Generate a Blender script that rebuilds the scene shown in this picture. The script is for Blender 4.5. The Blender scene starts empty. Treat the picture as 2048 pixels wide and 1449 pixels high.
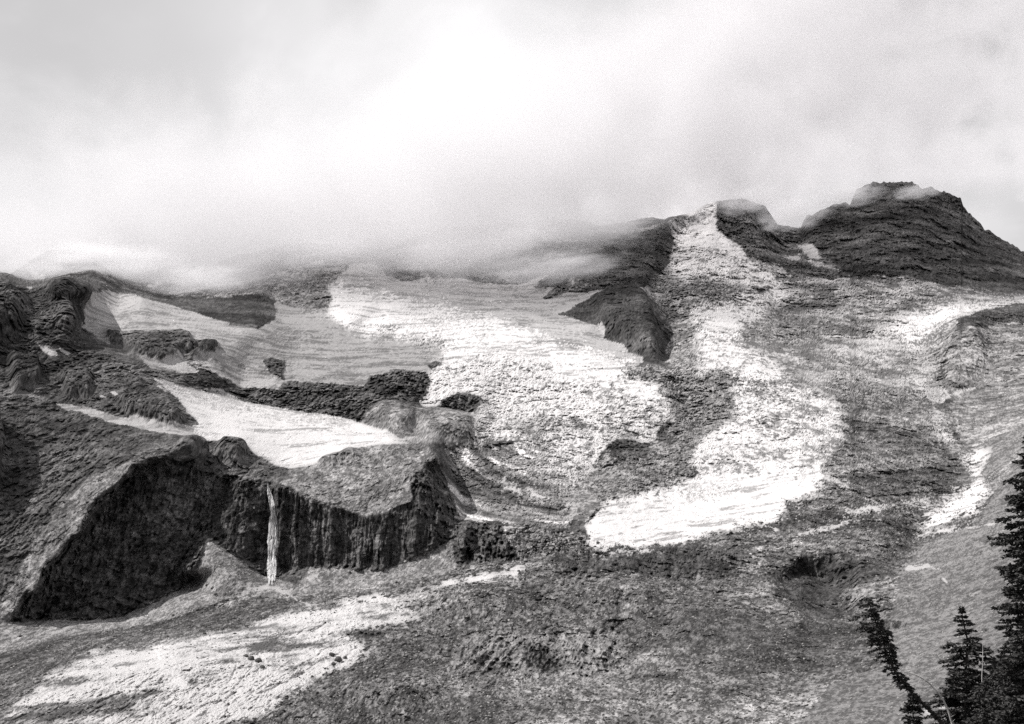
import bpy, math, random, os
import numpy as np
from mathutils import Vector
from mathutils.geometry import delaunay_2d_cdt

random.seed(7)
RNG = np.random.default_rng(7)
SC = bpy.context.scene
COL = SC.collection
QUICK = os.environ.get('QUICK') == '1'

# ------------------------------------------------------------------ camera
FPX = 2844.0                      # focal length in photo pixels (50 mm on 36 mm film)
PITCH = math.radians(12.02)
cam_d = bpy.data.cameras.new('camera')
cam_d.lens = 50.0; cam_d.sensor_width = 36.0
cam_d.clip_start = 0.1; cam_d.clip_end = 60000
cam = bpy.data.objects.new('camera', cam_d)
COL.objects.link(cam)
cam.location = (0, 0, 0)
cam.rotation_euler = (math.radians(90) + PITCH, 0, 0)
SC.camera = cam

# ------------------------------------------------------------------ light
SUN_AZ = math.radians(-97)        # measured from the view direction (+Y), negative = left
SUN_EL = math.radians(52)
to_sun = Vector((math.sin(SUN_AZ) * math.cos(SUN_EL), math.cos(SUN_AZ) * math.cos(SUN_EL), math.sin(SUN_EL)))
sd = bpy.data.lights.new('sun', 'SUN')
sd.energy = 5.0; sd.angle = math.radians(0.53); sd.color = (1.0, 0.985, 0.97)
sun = bpy.data.objects.new('sun', sd); COL.objects.link(sun)
sun.rotation_euler = (-to_sun).to_track_quat('-Z', 'Y').to_euler()

W = bpy.data.worlds.new('World'); SC.world = W; W.use_nodes = True
nt = W.node_tree; nt.nodes.clear()
def N(t, **kw):
    n = nt.nodes.new(t)
    for k, v in kw.items(): setattr(n, k, v)
    return n
def L(a, b): nt.links.new(a, b)
sky = N('ShaderNodeTexSky', sky_type='NISHITA', sun_disc=False)
sky.sun_elevation = SUN_EL; sky.sun_rotation = SUN_AZ
bw = N('ShaderNodeRGBToBW'); L(sky.outputs[0], bw.inputs[0])
tc = N('ShaderNodeTexCoord')
mp = N('ShaderNodeMapping'); mp.inputs['Scale'].default_value = (1.0, 1.0, 1.5); mp.inputs['Location'].default_value = (0.35, 0.0, 0.1)
L(tc.outputs['Generated'], mp.inputs[0])
n1 = N('ShaderNodeTexNoise'); n1.inputs['Scale'].default_value = 3.4; n1.inputs['Detail'].default_value = 8; n1.inputs['Roughness'].default_value = 0.55; n1.inputs['Distortion'].default_value = 0.25
L(mp.outputs[0], n1.inputs['Vector'])
cr = N('ShaderNodeMapRange'); cr.interpolation_type = 'SMOOTHSTEP'
cr.inputs[1].default_value = 0.40; cr.inputs[2].default_value = 0.60; cr.inputs[3].default_value = 5.7; cr.inputs[4].default_value = 7.3
L(n1.outputs[0], cr.inputs[0])
# heavier and lighter banks of cloud, each round a direction, ragged by the same noise
wn = N('ShaderNodeTexNoise'); wn.inputs['Scale'].default_value = 5.0; wn.inputs['Detail'].default_value = 5
L(tc.outputs['Generated'], wn.inputs['Vector'])
wsub = N('ShaderNodeVectorMath', operation='SUBTRACT'); wsub.inputs[1].default_value = (0.5, 0.5, 0.5); L(wn.outputs['Color'], wsub.inputs[0])
wsc = N('ShaderNodeVectorMath', operation='MULTIPLY_ADD'); wsc.inputs[1].default_value = (0.16, 0.16, 0.16); L(wsub.outputs[0], wsc.inputs[0]); L(tc.outputs['Generated'], wsc.inputs[2])
wnm = N('ShaderNodeVectorMath', operation='NORMALIZE'); L(wsc.outputs[0], wnm.inputs[0])
last = cr.outputs[0]
for (az_, el_, rad_, amp_) in ((-4.5, 24, 8.5, 2.3), (2.0, 21, 5.0, 0.9), (-17.0, 26, 5.5, -0.35), (15.0, 21.0, 4.5, -3.6), (11.0, 19.5, 3.5, -1.0), (19, 26, 4, -1.7), (-8.0, 26.8, 1.2, -1.4), (19.5, 25.5, 1.0, -1.6), (-14, 17, 5, 0.8), (19.0, 18.5, 2.5, 0.6)):
    a_, e_ = math.radians(az_), math.radians(el_)
    dt = N('ShaderNodeVectorMath', operation='DISTANCE'); dt.inputs[1].default_value = (math.sin(a_) * math.cos(e_), math.cos(a_) * math.cos(e_), math.sin(e_)); L(wnm.outputs[0], dt.inputs[0])
    m1 = N('ShaderNodeMapRange'); m1.interpolation_type = 'SMOOTHERSTEP'; m1.inputs[1].default_value = 0.0; m1.inputs[2].default_value = math.radians(rad_) * 1.8; m1.inputs[3].default_value = amp_; m1.inputs[4].default_value = 0.0
    L(dt.outputs['Value'], m1.inputs[0])
    ad = N('ShaderNodeMath', operation='ADD'); L(last, ad.inputs[0]); L(m1.outputs[0], ad.inputs[1]); last = ad.outputs[0]
mul = N('ShaderNodeMath', operation='MULTIPLY_ADD'); mul.inputs[1].default_value = 0.12
L(bw.outputs[0], mul.inputs[0]); L(last, mul.inputs[2])
tint = N('ShaderNodeVectorMath', operation='SCALE'); tint.inputs[0].default_value = (1.0, 0.988, 1.0)
L(mul.outputs[0], tint.inputs['Scale'])
bg = N('ShaderNodeBackground'); bg.inputs[1].default_value = 0.076
L(tint.outputs[0], bg.inputs[0])
wo = N('ShaderNodeOutputWorld'); L(bg.outputs[0], wo.inputs[0])

SC.view_settings.view_transform = 'Standard'
SC.view_settings.look = 'None'
SC.view_settings.exposure = 0.52
SC.view_settings.gamma = 1.0
SC.view_settings.use_curve_mapping = False

# ------------------------------------------------------------------ maths helpers
SP, CP = math.sin(PITCH), math.cos(PITCH)
def P3(u, v, D):
    """photo pixel + depth along the optical axis -> world point"""
    u = np.asarray(u, float); v = np.asarray(v, float); D = np.asarray(D, float)
    xc = (u - 1024.0) / FPX; yc = (724.5 - v) / FPX
    return np.stack([xc * D, (CP - yc * SP) * D, (SP + yc * CP) * D], -1)

_T = RNG.random((64, 64, 64)).astype(np.float32)
def vnoise(p):
    """3-D value noise, p (...,3) -> 0..1"""
    f = np.floor(p); t = (p - f).astype(np.float32); i = f.astype(np.int64) & 63
    t = t * t * t * (t * (t * 6 - 15) + 10)
    j = (i + 1) & 63
    x0, y0, z0 = i[..., 0], i[..., 1], i[..., 2]; x1, y1, z1 = j[..., 0], j[..., 1], j[..., 2]
    tx, ty, tz = t[..., 0], t[..., 1], t[..., 2]
    a = _T[x0, y0, z0] * (1 - tx) + _T[x1, y0, z0] * tx
    b = _T[x0, y1, z0] * (1 - tx) + _T[x1, y1, z0] * tx
    c = _T[x0, y0, z1] * (1 - tx) + _T[x1, y0, z1] * tx
    d = _T[x0, y1, z1] * (1 - tx) + _T[x1, y1, z1] * tx
    a = a * (1 - ty) + b * ty; c = c * (1 - ty) + d * ty
    return a * (1 - tz) + c * tz
_R = np.array([[0.36, 0.48, -0.8], [-0.8, 0.6, 0.0], [0.48, 0.64, 0.6]])
def fbm(p, lams, H=0.9, ridged=False, cut=None, seed=0.0, cap=None):
    """sum of octaves with wavelengths lams (metres); cut = per-point smallest wavelength"""
    out = np.zeros(p.shape[:-1], np.float32); tot = 1e-9
    for k, lam in enumerate(lams):
        q = p @ np.linalg.matrix_power(_R, k % 5) / lam + (13.7 * k + seed)
        n = vnoise(q) * 2 - 1
        if ridged: n = 0.6 - 2 * np.abs(n)
        w = (lam / lams[0]) ** H
        if cut is not None:
            n = n * np.clip((lam - cut) / (cut + 1e-6), 0, 1)
        if cap is not None: n = n * np.clip(cap / lam, 0, 1) ** 0.8
        out += w * n; tot += w * w
    return out / math.sqrt(tot) / (0.5 if ridged else 0.36)
def sstep(a, b, x):
    t = np.clip((x - a) / (b - a), 0, 1); return t * t * (3 - 2 * t)
def inpoly(u, v, poly):
    m = np.zeros(u.shape, bool)
    xs = [p[0] for p in poly]; ys = [p[1] for p in poly]
    box = (u >= min(xs)) & (u <= max(xs)) & (v >= min(ys)) & (v <= max(ys))
    uu, vv = u[box], v[box]; r = np.zeros(uu.shape, bool)
    n = len(poly)
    for i in range(n):
        x0, y0 = poly[i]; x1, y1 = poly[(i + 1) % n]
        if y0 == y1: continue
        c = ((y0 > vv) != (y1 > vv)) & (uu < (x1 - x0) * (vv - y0) / (y1 - y0) + x0)
        r ^= c
    m[box] = r
    return m
def dist_line(u, v, line):
    d = np.full(u.shape, 1e9)
    xs = [p[0] for p in line]; ys = [p[1] for p in line]
    box = (u >= min(xs) - 60) & (u <= max(xs) + 60) & (v >= min(ys) - 60) & (v <= max(ys) + 60)
    uu, vv = u[box], v[box]; r = np.full(uu.shape, 1e9)
    for (x0, y0), (x1, y1) in zip(line[:-1], line[1:]):
        dx, dy = x1 - x0, y1 - y0
        t = np.clip(((uu - x0) * dx + (vv - y0) * dy) / (dx * dx + dy * dy + 1e-9), 0, 1)
        r = np.minimum(r, np.hypot(uu - x0 - t * dx, vv - y0 - t * dy))
    d[box] = r
    return d
def blur(a, s):
    r = int(3 * s) + 1; k = np.exp(-0.5 * (np.arange(-r, r + 1) / s) ** 2); k /= k.sum()
    for ax in (0, 1):
        pad = [(0, 0), (0, 0)]; pad[ax] = (r, r)
        b = np.pad(a, pad, mode='edge'); o = np.zeros_like(a)
        for i, w in enumerate(k):
            o += w * (b[i:i + a.shape[0], :] if ax == 0 else b[:, i:i + a.shape[1]])
        a = o
    return a

# ------------------------------------------------------------------ survey of the mountain
# break lines of the terrain: photo pixel u, v and distance in metres
LINES = [
 # lower glacier
 [(-220,1570,400),(300,1570,400),(800,1570,400),(1300,1570,340),(1650,1570,270),(1900,1570,190),(2270,1570,110)],
 [(-220,1449,470),(300,1449,480),(800,1449,480),(1300,1449,430),(1600,1449,350),(1850,1449,260),(2270,1449,150)],
 [(-220,1360,570),(0,1385,560),(100,1345,590),(160,1308,640),(330,1277,680),(480,1240,730),(700,1197,790),(850,1180,820)],
 [(60,1410,510),(330,1330,560),(600,1320,580),(760,1300,610)],
 [(-220,1330,680),(0,1305,720),(300,1252,790),(480,1202,832),(620,1190,865),(760,1172,890),(900,1134,902)],
 [(850,1180,820),(890,1172,832),(1047,1135,862),(1110,1110,870),(1200,1107,872)],
 [(880,1225,745),(1000,1200,760),(1200,1180,770)],
 [(925,1272,655),(1080,1262,665),(1240,1262,660)],
 [(905,1350,572),(1080,1357,565),(1240,1347,580)],
 [(1130,1125,845),(1250,1118,850),(1400,1105,840),(1500,1092,835)],
 [(1150,1165,800),(1300,1160,795),(1400,1155,780),(1500,1145,770)],
 [(1300,1240,650),(1450,1240,630),(1540,1230,610)],
 [(1600,1060,850),(1720,1015,910),(1850,1000,960)],
 [(1550,1150,735),(1600,1112,765),(1700,1097,750),(1790,1135,690)],
 [(1548,1195,645),(1620,1240,592),(1700,1242,580),(1720,1235,575)],
 [(1562,1160,733),(1585,1192,676),(1625,1216,650),(1680,1218,645)],
 [(1600,1150,764),(1650,1160,757),(1685,1178,696)],
 [(1690,1183,640),(1755,1185,600),(1790,1170,610)],
 # talus and cove
 [(-220,1290,740),(0,1245,800),(70,1243,835),(240,1238,880),(300,1206,910),(385,1168,955)],
 [(350,1212,835),(450,1197,838),(560,1170,890)],
 [(412,1075,955),(430,1115,905),(460,1150,872),(480,1180,850)],
 [(393,1120,925),(388,1165,885)],
 [(412,1075,955),(480,1110,955),(530,1150,962),(560,1155,958),(620,1132,955),(700,1128,948),(770,1141,928),(830,1116,932),(870,1098,942),(903,1068,958)],
 [(860,1150,905),(930,1128,905)],
 # ridge that walls the cove on the left
 [(18,1242,800),(48,1190,815),(75,1160,826),(86,1128,838),(112,1110,846),(130,1085,852),(160,1060,862),(166,1038,872),(176,1018,880),(200,990,894),(226,974,904),(250,950,916),(266,930,930),(300,915,950),(330,908,968)],
 [(75,1235,855),(128,1130,905),(188,1040,945),(262,966,975),(300,940,988),(338,926,1000)],
 [(250,1120,930),(320,1020,975),(385,1060,972),(300,1190,905)],
 # cliff top
 [(338,926,1000),(400,955,1012),(440,962,1005),(500,970,998),(528,974,996),(542,978,1004),(560,976,985),(600,988,975),(669,1012,962),(738,1033,950),(766,1026,950),(824,1002,958)],
 [(424,1060,972),(490,1060,966),(542,1060,990),(600,1070,958),(700,1080,952),(770,1085,938),(840,1060,945)],
 [(580,938,1085),(645,915,1115),(700,897,1140),(755,890,1145),(820,888,1130),(858,898,1090),(876,915,1055)],
 [(824,957,1000),(850,934,1040)],
 [(824,1002,958),(850,985,975),(897,991,1010),(910,1022,992),(905,1050,970)],
 [(892,912,1260),(910,965,1210),(928,1008,1130),(935,1033,1060)],
 [(330,908,945),(410,884,1100),(480,883,1125),(511,910,1105),(552,931,1090),(580,938,1085)],
 # left slope
 [(-220,1240,690),(-220,1100,760),(-220,950,880),(-220,800,1020),(-220,640,1250),(-220,540,1400)],
 [(0,1120,850),(0,1000,945),(0,850,1090),(0,760,1220),(0,640,1450),(0,556,1650)],
 [(150,960,970),(120,900,1060),(240,880,1060)],
 [(114,807,1200),(172,817,1190),(241,838,1160),(345,859,1135),(407,883,1105)],
 [(80,740,1300),(150,700,1420),(220,700,1450),(303,745,1340),(345,786,1280),(376,821,1225),(397,845,1180)],
 [(200,770,1270),(300,810,1190),(368,838,1150)],
 [(-220,520,1500),(0,556,1650),(60,572,1650),(100,570,1630),(140,559,1600),(172,571,1590),(182,583,1600)],
 [(192,583,1960),(174,616,1810),(167,655,1690),(221,692,1570),(286,721,1470),(355,750,1440),(441,750,1540)],
 [(130,592,1510),(150,640,1470)],
 [(-220,512,2500),(0,547,2650),(60,563,2650),(100,560,2550),(140,549,2350),(178,562,2100),(199,577,2040)],
 [(206,584,2080),(240,582,2300),(283,586,2500),(330,592,2600),(440,587,2620),(525,580,2620),(552,600,2560)],
 # left snow slope, outcrops, plateau
 [(283,594,2000),(345,611,2070),(410,633,2010),(476,652,1970),(517,659,1930)],
 [(214,669,1670),(300,672,1670),(379,672,1690),(431,686,1690)],
 [(262,711,1490),(321,721,1500),(366,709,1560),(431,711,1610)],
 [(300,593,2180),(340,600,2260),(440,595,2360),(525,589,2400),(546,610,2330),(552,638,2120)],
 [(345,588,2650),(450,570,2750),(560,545,2850),(690,540,2860)],
 [(650,575,2620),(660,599,2480),(652,624,2380),(600,617,2420),(556,603,2480)],
 [(560,650,2060),(650,662,2080),(700,650,2170)],
 [(600,705,1880),(750,692,1970),(893,713,1900)],
 [(480,773,1585),(559,777,1610),(652,769,1610),(728,776,1610),(738,752,1660),(793,742,1690),(866,749,1700)],
 [(355,752,1450),(352,769,1400),(483,801,1505),(552,815,1485),(676,832,1420),(717,845,1370)],
 [(560,725,1760),(700,735,1750),(820,725,1790)],
 # snow apron
 [(307,756,1360),(352,771,1390)],
 [(420,830,1250),(560,860,1230),(680,860,1270)],
 [(480,885,1130),(560,910,1130),(640,905,1150)],
 [(717,845,1360),(770,866,1290),(821,889,1190)],
 # slabs below the band
 [(740,815,1440),(800,800,1520),(841,804,1550)],
 [(830,870,1330),(872,894,1270),(945,897,1300)],
 [(848,820,1500),(900,840,1440),(948,851,1410)],
 # icefall
 [(848,742,1710),(886,731,1760),(972,711,1860),(1083,721,1860),(1238,742,1820),(1300,769,1710),(1342,800,1590),(1346,833,1510),(1313,886,1390),(1254,878,1400),(1200,903,1340),(1186,945,1240),(1131,908,1290),(1083,894,1300),(1048,881,1330)],
 [(883,800,1560),(920,787,1580),(962,794,1550),(950,851,1420)],
 [(890,826,1540),(950,826,1530)],
 [(1000,780,1640),(1100,790,1640),(1200,800,1600)],
 [(1010,850,1440),(1120,850,1440),(1220,855,1440)],
 [(1205,915,1270),(1260,912,1270),(1313,900,1290)],
 # dirty apron and block below it
 [(1135,985,1110),(1140,1060,965),(1165,1062,940)],
 [(960,950,1190),(1060,960,1160),(1110,930,1230)],
 [(950,1020,1080),(1050,1030,1030),(1120,1045,985)],
 [(938,1046,965),(1010,1049,968),(1090,1058,958),(1150,1070,925)],
 [(932,1126,902),(1000,1121,900),(1100,1108,895),(1190,1092,892)],
 # bright tongue
 [(1200,1107,872),(1280,1096,885),(1367,1083,890),(1450,1066,900),(1534,1050,912),(1572,1024,935),(1630,998,965),(1642,957,1045),(1651,907,1140),(1693,886,1190),(1688,850,1320),(1680,808,1500)],
 [(1165,1062,940),(1200,1020,985),(1225,1003,1010),(1292,982,1055),(1346,973,1085),(1396,945,1140),(1380,895,1280),(1434,862,1380),(1467,820,1510),(1450,783,1640)],
 [(1400,1030,975),(1500,985,1040),(1560,900,1230),(1580,830,1430)],
 [(1250,950,1150),(1320,935,1200)],
 # right ice
 [(1238,742,1830),(1290,729,1880),(1340,738,1830),(1409,738,1800),(1492,742,1780),(1576,758,1710),(1659,791,1590),(1676,799,1570),(1743,812,1520),(1868,808,1560),(1930,783,1650)],
 [(1360,800,1640),(1400,850,1480)],
 [(1434,462,3600),(1459,479,3480),(1509,520,3280),(1555,529,3220),(1567,549,3130),(1659,557,3060),(1743,553,3060),(1826,557,3000),(1885,567,2950),(1981,586,2850),(2048,587,2850),(2270,592,2850)],
 [(1380,540,3050),(1480,560,3000),(1580,592,2850)],
 [(1390,620,2600),(1500,630,2620),(1620,620,2700)],
 [(1700,610,2700),(1850,605,2650),(2048,600,2600),(2270,600,2600)],
 [(1400,680,2250),(1500,690,2200),(1600,690,2200),(1750,680,2280),(1850,660,2330)],
 [(1550,740,1870),(1650,745,1840),(1760,760,1780),(1850,740,1880)],
 # right knob and moraine
 [(1918,637,2090),(1993,616,2170),(2048,608,2230),(2270,560,2300)],
 [(1910,668,1960),(1940,662,1930),(1968,690,1870),(1972,735,1790),(1935,778,1660)],
 [(1888,776,1690),(1890,740,1800),(1900,700,1890)],
 [(1985,690,1910),(2048,700,1800),(2270,640,1700)],
 [(1940,800,1560),(2048,770,1560),(2270,700,1350)],
 [(1905,832,1440),(1925,880,1280),(1950,893,1220),(2048,850,1180),(2270,770,980)],
 [(1950,930,1110),(2048,892,960),(2270,800,700)],
 [(1900,1000,975),(1990,985,880),(2048,960,780),(2270,880,540)],
 [(1850,1075,850),(1960,1045,745),(2048,1030,630),(2270,980,430)],
 [(1820,1140,660),(1930,1130,560),(2048,1120,450),(2270,1080,320)],
 [(1760,1235,560),(1900,1240,430),(2048,1250,330),(2270,1240,220)],
 [(1620,1330,470),(1800,1330,390),(1950,1340,300),(2270,1350,180)],
 # right debris basin
 [(1720,870,1280),(1820,880,1260),(1900,900,1210)],
 [(1700,940,1080),(1800,950,1060),(1920,945,1090)],
 # snowfield
 [(669,641,2280),(731,672,2130),(783,679,2080),(897,699,1960)],
 [(779,592,2620),(855,603,2620),(979,634,2420),(1100,660,2260),(1200,700,2030)],
 [(703,527,3000),(762,523,3050),(776,548,2960),(793,558,2950),(886,556,3050),(931,558,3080),(972,568,3050),(1038,568,3080)],
 [(1000,600,2720),(1062,576,2950),(1083,599,2760),(1117,627,2540)],
 [(740,506,3120),(800,500,3170),(840,530,3090)],
 # cleaver
 [(1117,627,2540),(1179,648,2370),(1207,655,2330),(1207,675,2260),(1238,689,2190),(1286,720,2060),(1302,717,2060)],
 [(1330,446,3500),(1310,500,3250),(1290,550,2920),(1279,582,2720),(1300,624,2470),(1303,657,2330),(1302,717,2060)],
 [(1345,470,3550),(1344,530,3200),(1312,558,3000),(1296,585,2850),(1334,632,2640),(1340,674,2430),(1328,722,2200)],
 [(1110,541,3120),(1200,530,3050)],
 [(1110,576,2880),(1170,600,2720),(1220,580,2760)],
 # right wall and tower
 [(1440,420,3750),(1450,470,3600),(1530,515,3300)],
 [(1545,430,3900),(1570,500,3600)],
 [(1600,470,3800),(1620,500,3500),(1700,540,3180)],
]
SKYLINE = [(-220,505,2700),(20,545,2900),(100,505,3000),(200,500,3000),(260,540,3100),(330,540,3200),(420,535,3300),(520,500,3300),(620,482,3300),(700,492,3300),(745,490,3350),(850,465,3500),(960,450,3700),(1100,440,3800),(1220,448,3750),(1330,434,3550),(1380,425,3750),(1434,405,3850),(1480,398,3800),(1530,408,3800),(1555,445,3950),(1598,452,3900),(1612,432,3850),(1640,414,3850),(1700,405,3950),(1714,378,4050),(1730,369,4050),(1780,367,4050),(1860,374,4050),(1895,384,4000),(1922,402,3950),(1927,420,3950),(1950,442,3900),(1970,462,3880),(1978,463,3880),(2048,502,3750),(2120,545,3650),(2270,640,3400)]
LINES.append(SKYLINE)

def densify(line, step=22):
    out = []
    for a, b in zip(line[:-1], line[1:]):
        n = max(1, int(math.hypot(b[0] - a[0], b[1] - a[1]) / step))
        for i in range(n):
            t = i / n
            out.append((a[0] + (b[0] - a[0]) * t, a[1] + (b[1] - a[1]) * t, 1.0 / ((1 - t) / a[2] + t / b[2])))
    out.append(line[-1]); return out
pts = []
for ln in LINES:
    for p in densify(ln):
        if all((p[0] - q[0]) ** 2 + (p[1] - q[1]) ** 2 > 20 for q in pts): pts.append(p)
# above the skyline the surface is carried on at the skyline distance (never meshed)
for i in range(-270, 2340, 50):
    D = np.interp(i, [s[0] for s in SKYLINE], [s[2] for s in SKYLINE]); pts.append((float(i), 300.0, float(D) * 1.15))
vo, ed, fa, *_ = delaunay_2d_cdt([Vector((p[0], p[1])) for p in pts], [], [], 0, 1e-4)
U0, V0, STEP = -210, 320, 2
GW, GH = (2260 - U0) // STEP, (1560 - V0) // STEP
inv = np.zeros((GH, GW)); 
vo_d = np.array([1.0 / pts[i][2] for i in range(len(pts))])
vxy = np.array([(v.x, v.y) for v in vo])
for f in fa:
    a, b, c = f
    (ax, ay), (bx, by), (cx, cy) = vxy[a], vxy[b], vxy[c]
    x0 = max(0, int((min(ax, bx, cx) - U0) / STEP)); x1 = min(GW - 1, int((max(ax, bx, cx) - U0) / STEP) + 1)
    y0 = max(0, int((min(ay, by, cy) - V0) / STEP)); y1 = min(GH - 1, int((max(ay, by, cy) - V0) / STEP) + 1)
    if x1 < x0 or y1 < y0: continue
    X, Y = np.meshgrid(U0 + STEP * np.arange(x0, x1 + 1), V0 + STEP * np.arange(y0, y1 + 1))
    den = (by - cy) * (ax - cx) + (cx - bx) * (ay - cy)
    if abs(den) < 1e-9: continue
    l0 = ((by - cy) * (X - cx) + (cx - bx) * (Y - cy)) / den
    l1 = ((cy - ay) * (X - cx) + (ax - cx) * (Y - cy)) / den
    l2 = 1 - l0 - l1
    m = (l0 >= -1e-6) & (l1 >= -1e-6) & (l2 >= -1e-6)
    sub = inv[y0:y1 + 1, x0:x1 + 1]
    sub[m] = (l0 * vo_d[a] + l1 * vo_d[b] + l2 * vo_d[c])[m]
assert (inv > 0).all()
gu, gv = np.meshgrid(U0 + STEP * np.arange(GW) * 1.0, V0 + STEP * np.arange(GH) * 1.0)
SHARP = [[(0,1260),(60,1140),(240,930),(330,890),(560,930),(700,880),(840,880),(930,960),(930,1060),(880,1120),(600,1150),(440,1060),(250,1240)],
         [(470,760),(740,740),(880,735),(960,790),(950,850),(840,815),(700,850),(470,805)],
         [(-220,490),(0,530),(140,540),(220,565),(320,580),(530,575),(570,600),(560,640),(330,615),(200,590),(140,575),(60,585),(-220,540)],
         [(1540,1100),(1800,1090),(1800,1240),(1560,1240)]]
sh = np.zeros_like(inv)
for s in SHARP: sh[inpoly(gu, gv, s)] = 1
sh = blur(sh, 4)
log_inv = np.log(inv)
inv = np.exp(sh * blur(log_inv, 1.4) + (1 - sh) * blur(log_inv, 3.5))

def sample(img, u, v):
    x = np.clip((u - U0) / STEP, 0, GW - 1.001); y = np.clip((v - V0) / STEP, 0, GH - 1.001)
    i = x.astype(int); j = y.astype(int); fx = x - i; fy = y - j
    return (img[j, i] * (1 - fx) + img[j, i + 1] * fx) * (1 - fy) + (img[j + 1, i] * (1 - fx) + img[j + 1, i + 1] * fx) * fy
def ground(u, v):
    return P3(u, v, 1.0 / sample(inv, np.asarray(u, float), np.asarray(v, float)))

# ------------------------------------------------------------------ terrain grid
UMIN, UMAX, VB = -180, 2230, 1540
NU = 700 if QUICK else 1400
NV = 320 if QUICK else 640
us = np.linspace(UMIN, UMAX, NU)
vs = np.interp(us, [s[0] for s in SKYLINE], [s[1] for s in SKYLINE])
ax = np.stack([us * 1.2, us * 0, us * 0], -1)
vs = vs + 2.5 * fbm(ax, [90, 45, 22, 11, 6], 0.8) + np.where(us > 1600, 2.2, 0) * fbm(ax, [30, 15, 8, 4], 0.5, seed=3.3)
t = np.linspace(0, 1, NV)
UU = np.repeat(us[None, :], NV, 0)
VV = VB + (vs[None, :] - VB) * t[:, None]
DD = 1.0 / sample(inv, UU, VV)
P = P3(UU, VV, DD)
du = np.gradient(P, axis=1); dv = np.gradient(P, axis=0)
NRM = np.cross(du, dv); NRM /= np.linalg.norm(NRM, axis=-1, keepdims=True) + 1e-9
FLIP = np.sign(-(NRM * P).sum(-1, keepdims=True)); NRM = NRM * FLIP
PIX = DD / FPX * 1.75             # metres per mesh cell
PIXV = np.linalg.norm(dv, axis=-1); PIXE = np.maximum(PIX, np.minimum(0.45 * PIXV, 25 * PIX))
def smooth3(a, s):
    return np.stack([blur(a[..., k], s) for k in range(3)], -1)
NS = smooth3(NRM, 4); NS /= np.linalg.norm(NS, axis=-1, keepdims=True)

# ---- surface kinds, as outlines on the photograph carried to the ground they lie on
wz = P * np.array([1, 0.22, 1.0])
wu = 4.2 * fbm(wz, [40, 20, 10, 5, 2.5], 0.6, cut=PIX, seed=3.1, cap=DD * 0.012)
wv = 4.2 * fbm(wz, [40, 20, 10, 5, 2.5], 0.6, cut=PIX, seed=57.3, cap=DD * 0.012)
FINE = fbm(wz, [12, 6, 3, 1.5, 0.8], 0.3, cut=PIX * 0.6, seed=91.0, cap=DD * 0.006)
ROCK, DEBRIS, TALUS, SNOW, FIRN_AND_SHADE, ICE, DIRTY, SLAB, STREAK, DARKICE, CLIFF, GREY, WALL, DWALL, DDEB, DROCK = range(16)
KIND = np.full(UU.shape, ROCK)
STROKES = []
def paint(kind, poly, rough=1.0, br=None):
    m = inpoly(UU + wu * rough, VV + wv * 0.7 * rough, poly)
    if br is not None: m &= FINE + 0.5 * wu / 4.2 > br
    KIND[m] = kind
def stroke(kind, line, w, rough=1.0, br=-1.0):
    m = dist_line(UU + wu * rough * 0.7, VV + wv * 0.5 * rough, line) < w * (1 + 0.2 * wu)
    KIND[m & (FINE > br)] = kind
    STROKES.append((kind, m & (FINE > br)))

paint(DEBRIS, [(-220,1335),(0,1308),(130,1272),(300,1250),(480,1195),(620,1190),(760,1170),(900,1130),(1000,1130),(1110,1100),(1200,1105),(1350,1085),(1560,1035),(1620,980),(1700,960),(1850,960),(1960,1000),(2270,1100),(2270,1700),(-220,1700)])
paint(TALUS, [(-220,1335),(-220,1270),(0,1240),(240,1232),(380,1168),(383,1090),(410,1075),(470,1108),(520,1150),(590,1168),(620,1135),(770,1140),(870,1095),(902,1085),(912,1130),(880,1150),(760,1170),(620,1190),(480,1195),(300,1250),(130,1270),(0,1308)], 0.6)
paint(GREY, [(1950,893),(2048,850),(2270,770),(2270,1700),(1560,1700),(1600,1449),(1660,1370),(1760,1330),(1780,1240),(1800,1150),(1850,1085),(1960,1045),(1990,990),(1960,950)])
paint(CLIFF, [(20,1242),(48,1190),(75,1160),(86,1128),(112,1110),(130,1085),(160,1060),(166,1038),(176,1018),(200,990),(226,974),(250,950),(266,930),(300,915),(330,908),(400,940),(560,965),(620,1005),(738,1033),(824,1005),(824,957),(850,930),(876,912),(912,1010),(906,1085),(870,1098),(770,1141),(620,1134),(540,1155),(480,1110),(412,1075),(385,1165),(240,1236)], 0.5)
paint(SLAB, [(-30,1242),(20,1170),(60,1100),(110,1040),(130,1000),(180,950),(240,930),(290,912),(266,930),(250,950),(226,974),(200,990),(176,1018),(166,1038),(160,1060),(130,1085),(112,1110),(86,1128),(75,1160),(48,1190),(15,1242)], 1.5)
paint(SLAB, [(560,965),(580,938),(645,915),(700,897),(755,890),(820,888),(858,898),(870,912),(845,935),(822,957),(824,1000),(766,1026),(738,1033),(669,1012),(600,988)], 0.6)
paint(DDEB, [(-220,1335),(0,1308),(130,1275),(300,1255),(480,1203),(620,1195),(760,1172),(860,1160),(900,1150),(860,1175),(700,1195),(560,1232),(450,1258),(330,1272),(160,1305),(100,1345),(20,1420),(-30,1510),(-220,1510)], 1.3)
paint(DDEB, [(480,1410),(560,1382),(640,1348),(770,1302),(880,1290),(930,1340),(1000,1370),(980,1449),(900,1510),(420,1510)], 2.0)
paint(DDEB, [(660,1262),(800,1250),(900,1222),(960,1255),(930,1290),(850,1300),(760,1300)], 2.0)
paint(DDEB, [(1520,1100),(1620,1075),(1760,1040),(1850,1060),(1800,1150),(1740,1180),(1640,1240),(1560,1200)], 2.0)
paint(DDEB, [(1200,1230),(1400,1190),(1560,1230),(1700,1250),(1600,1300),(1350,1320),(1250,1290)], 2.5)
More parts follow.
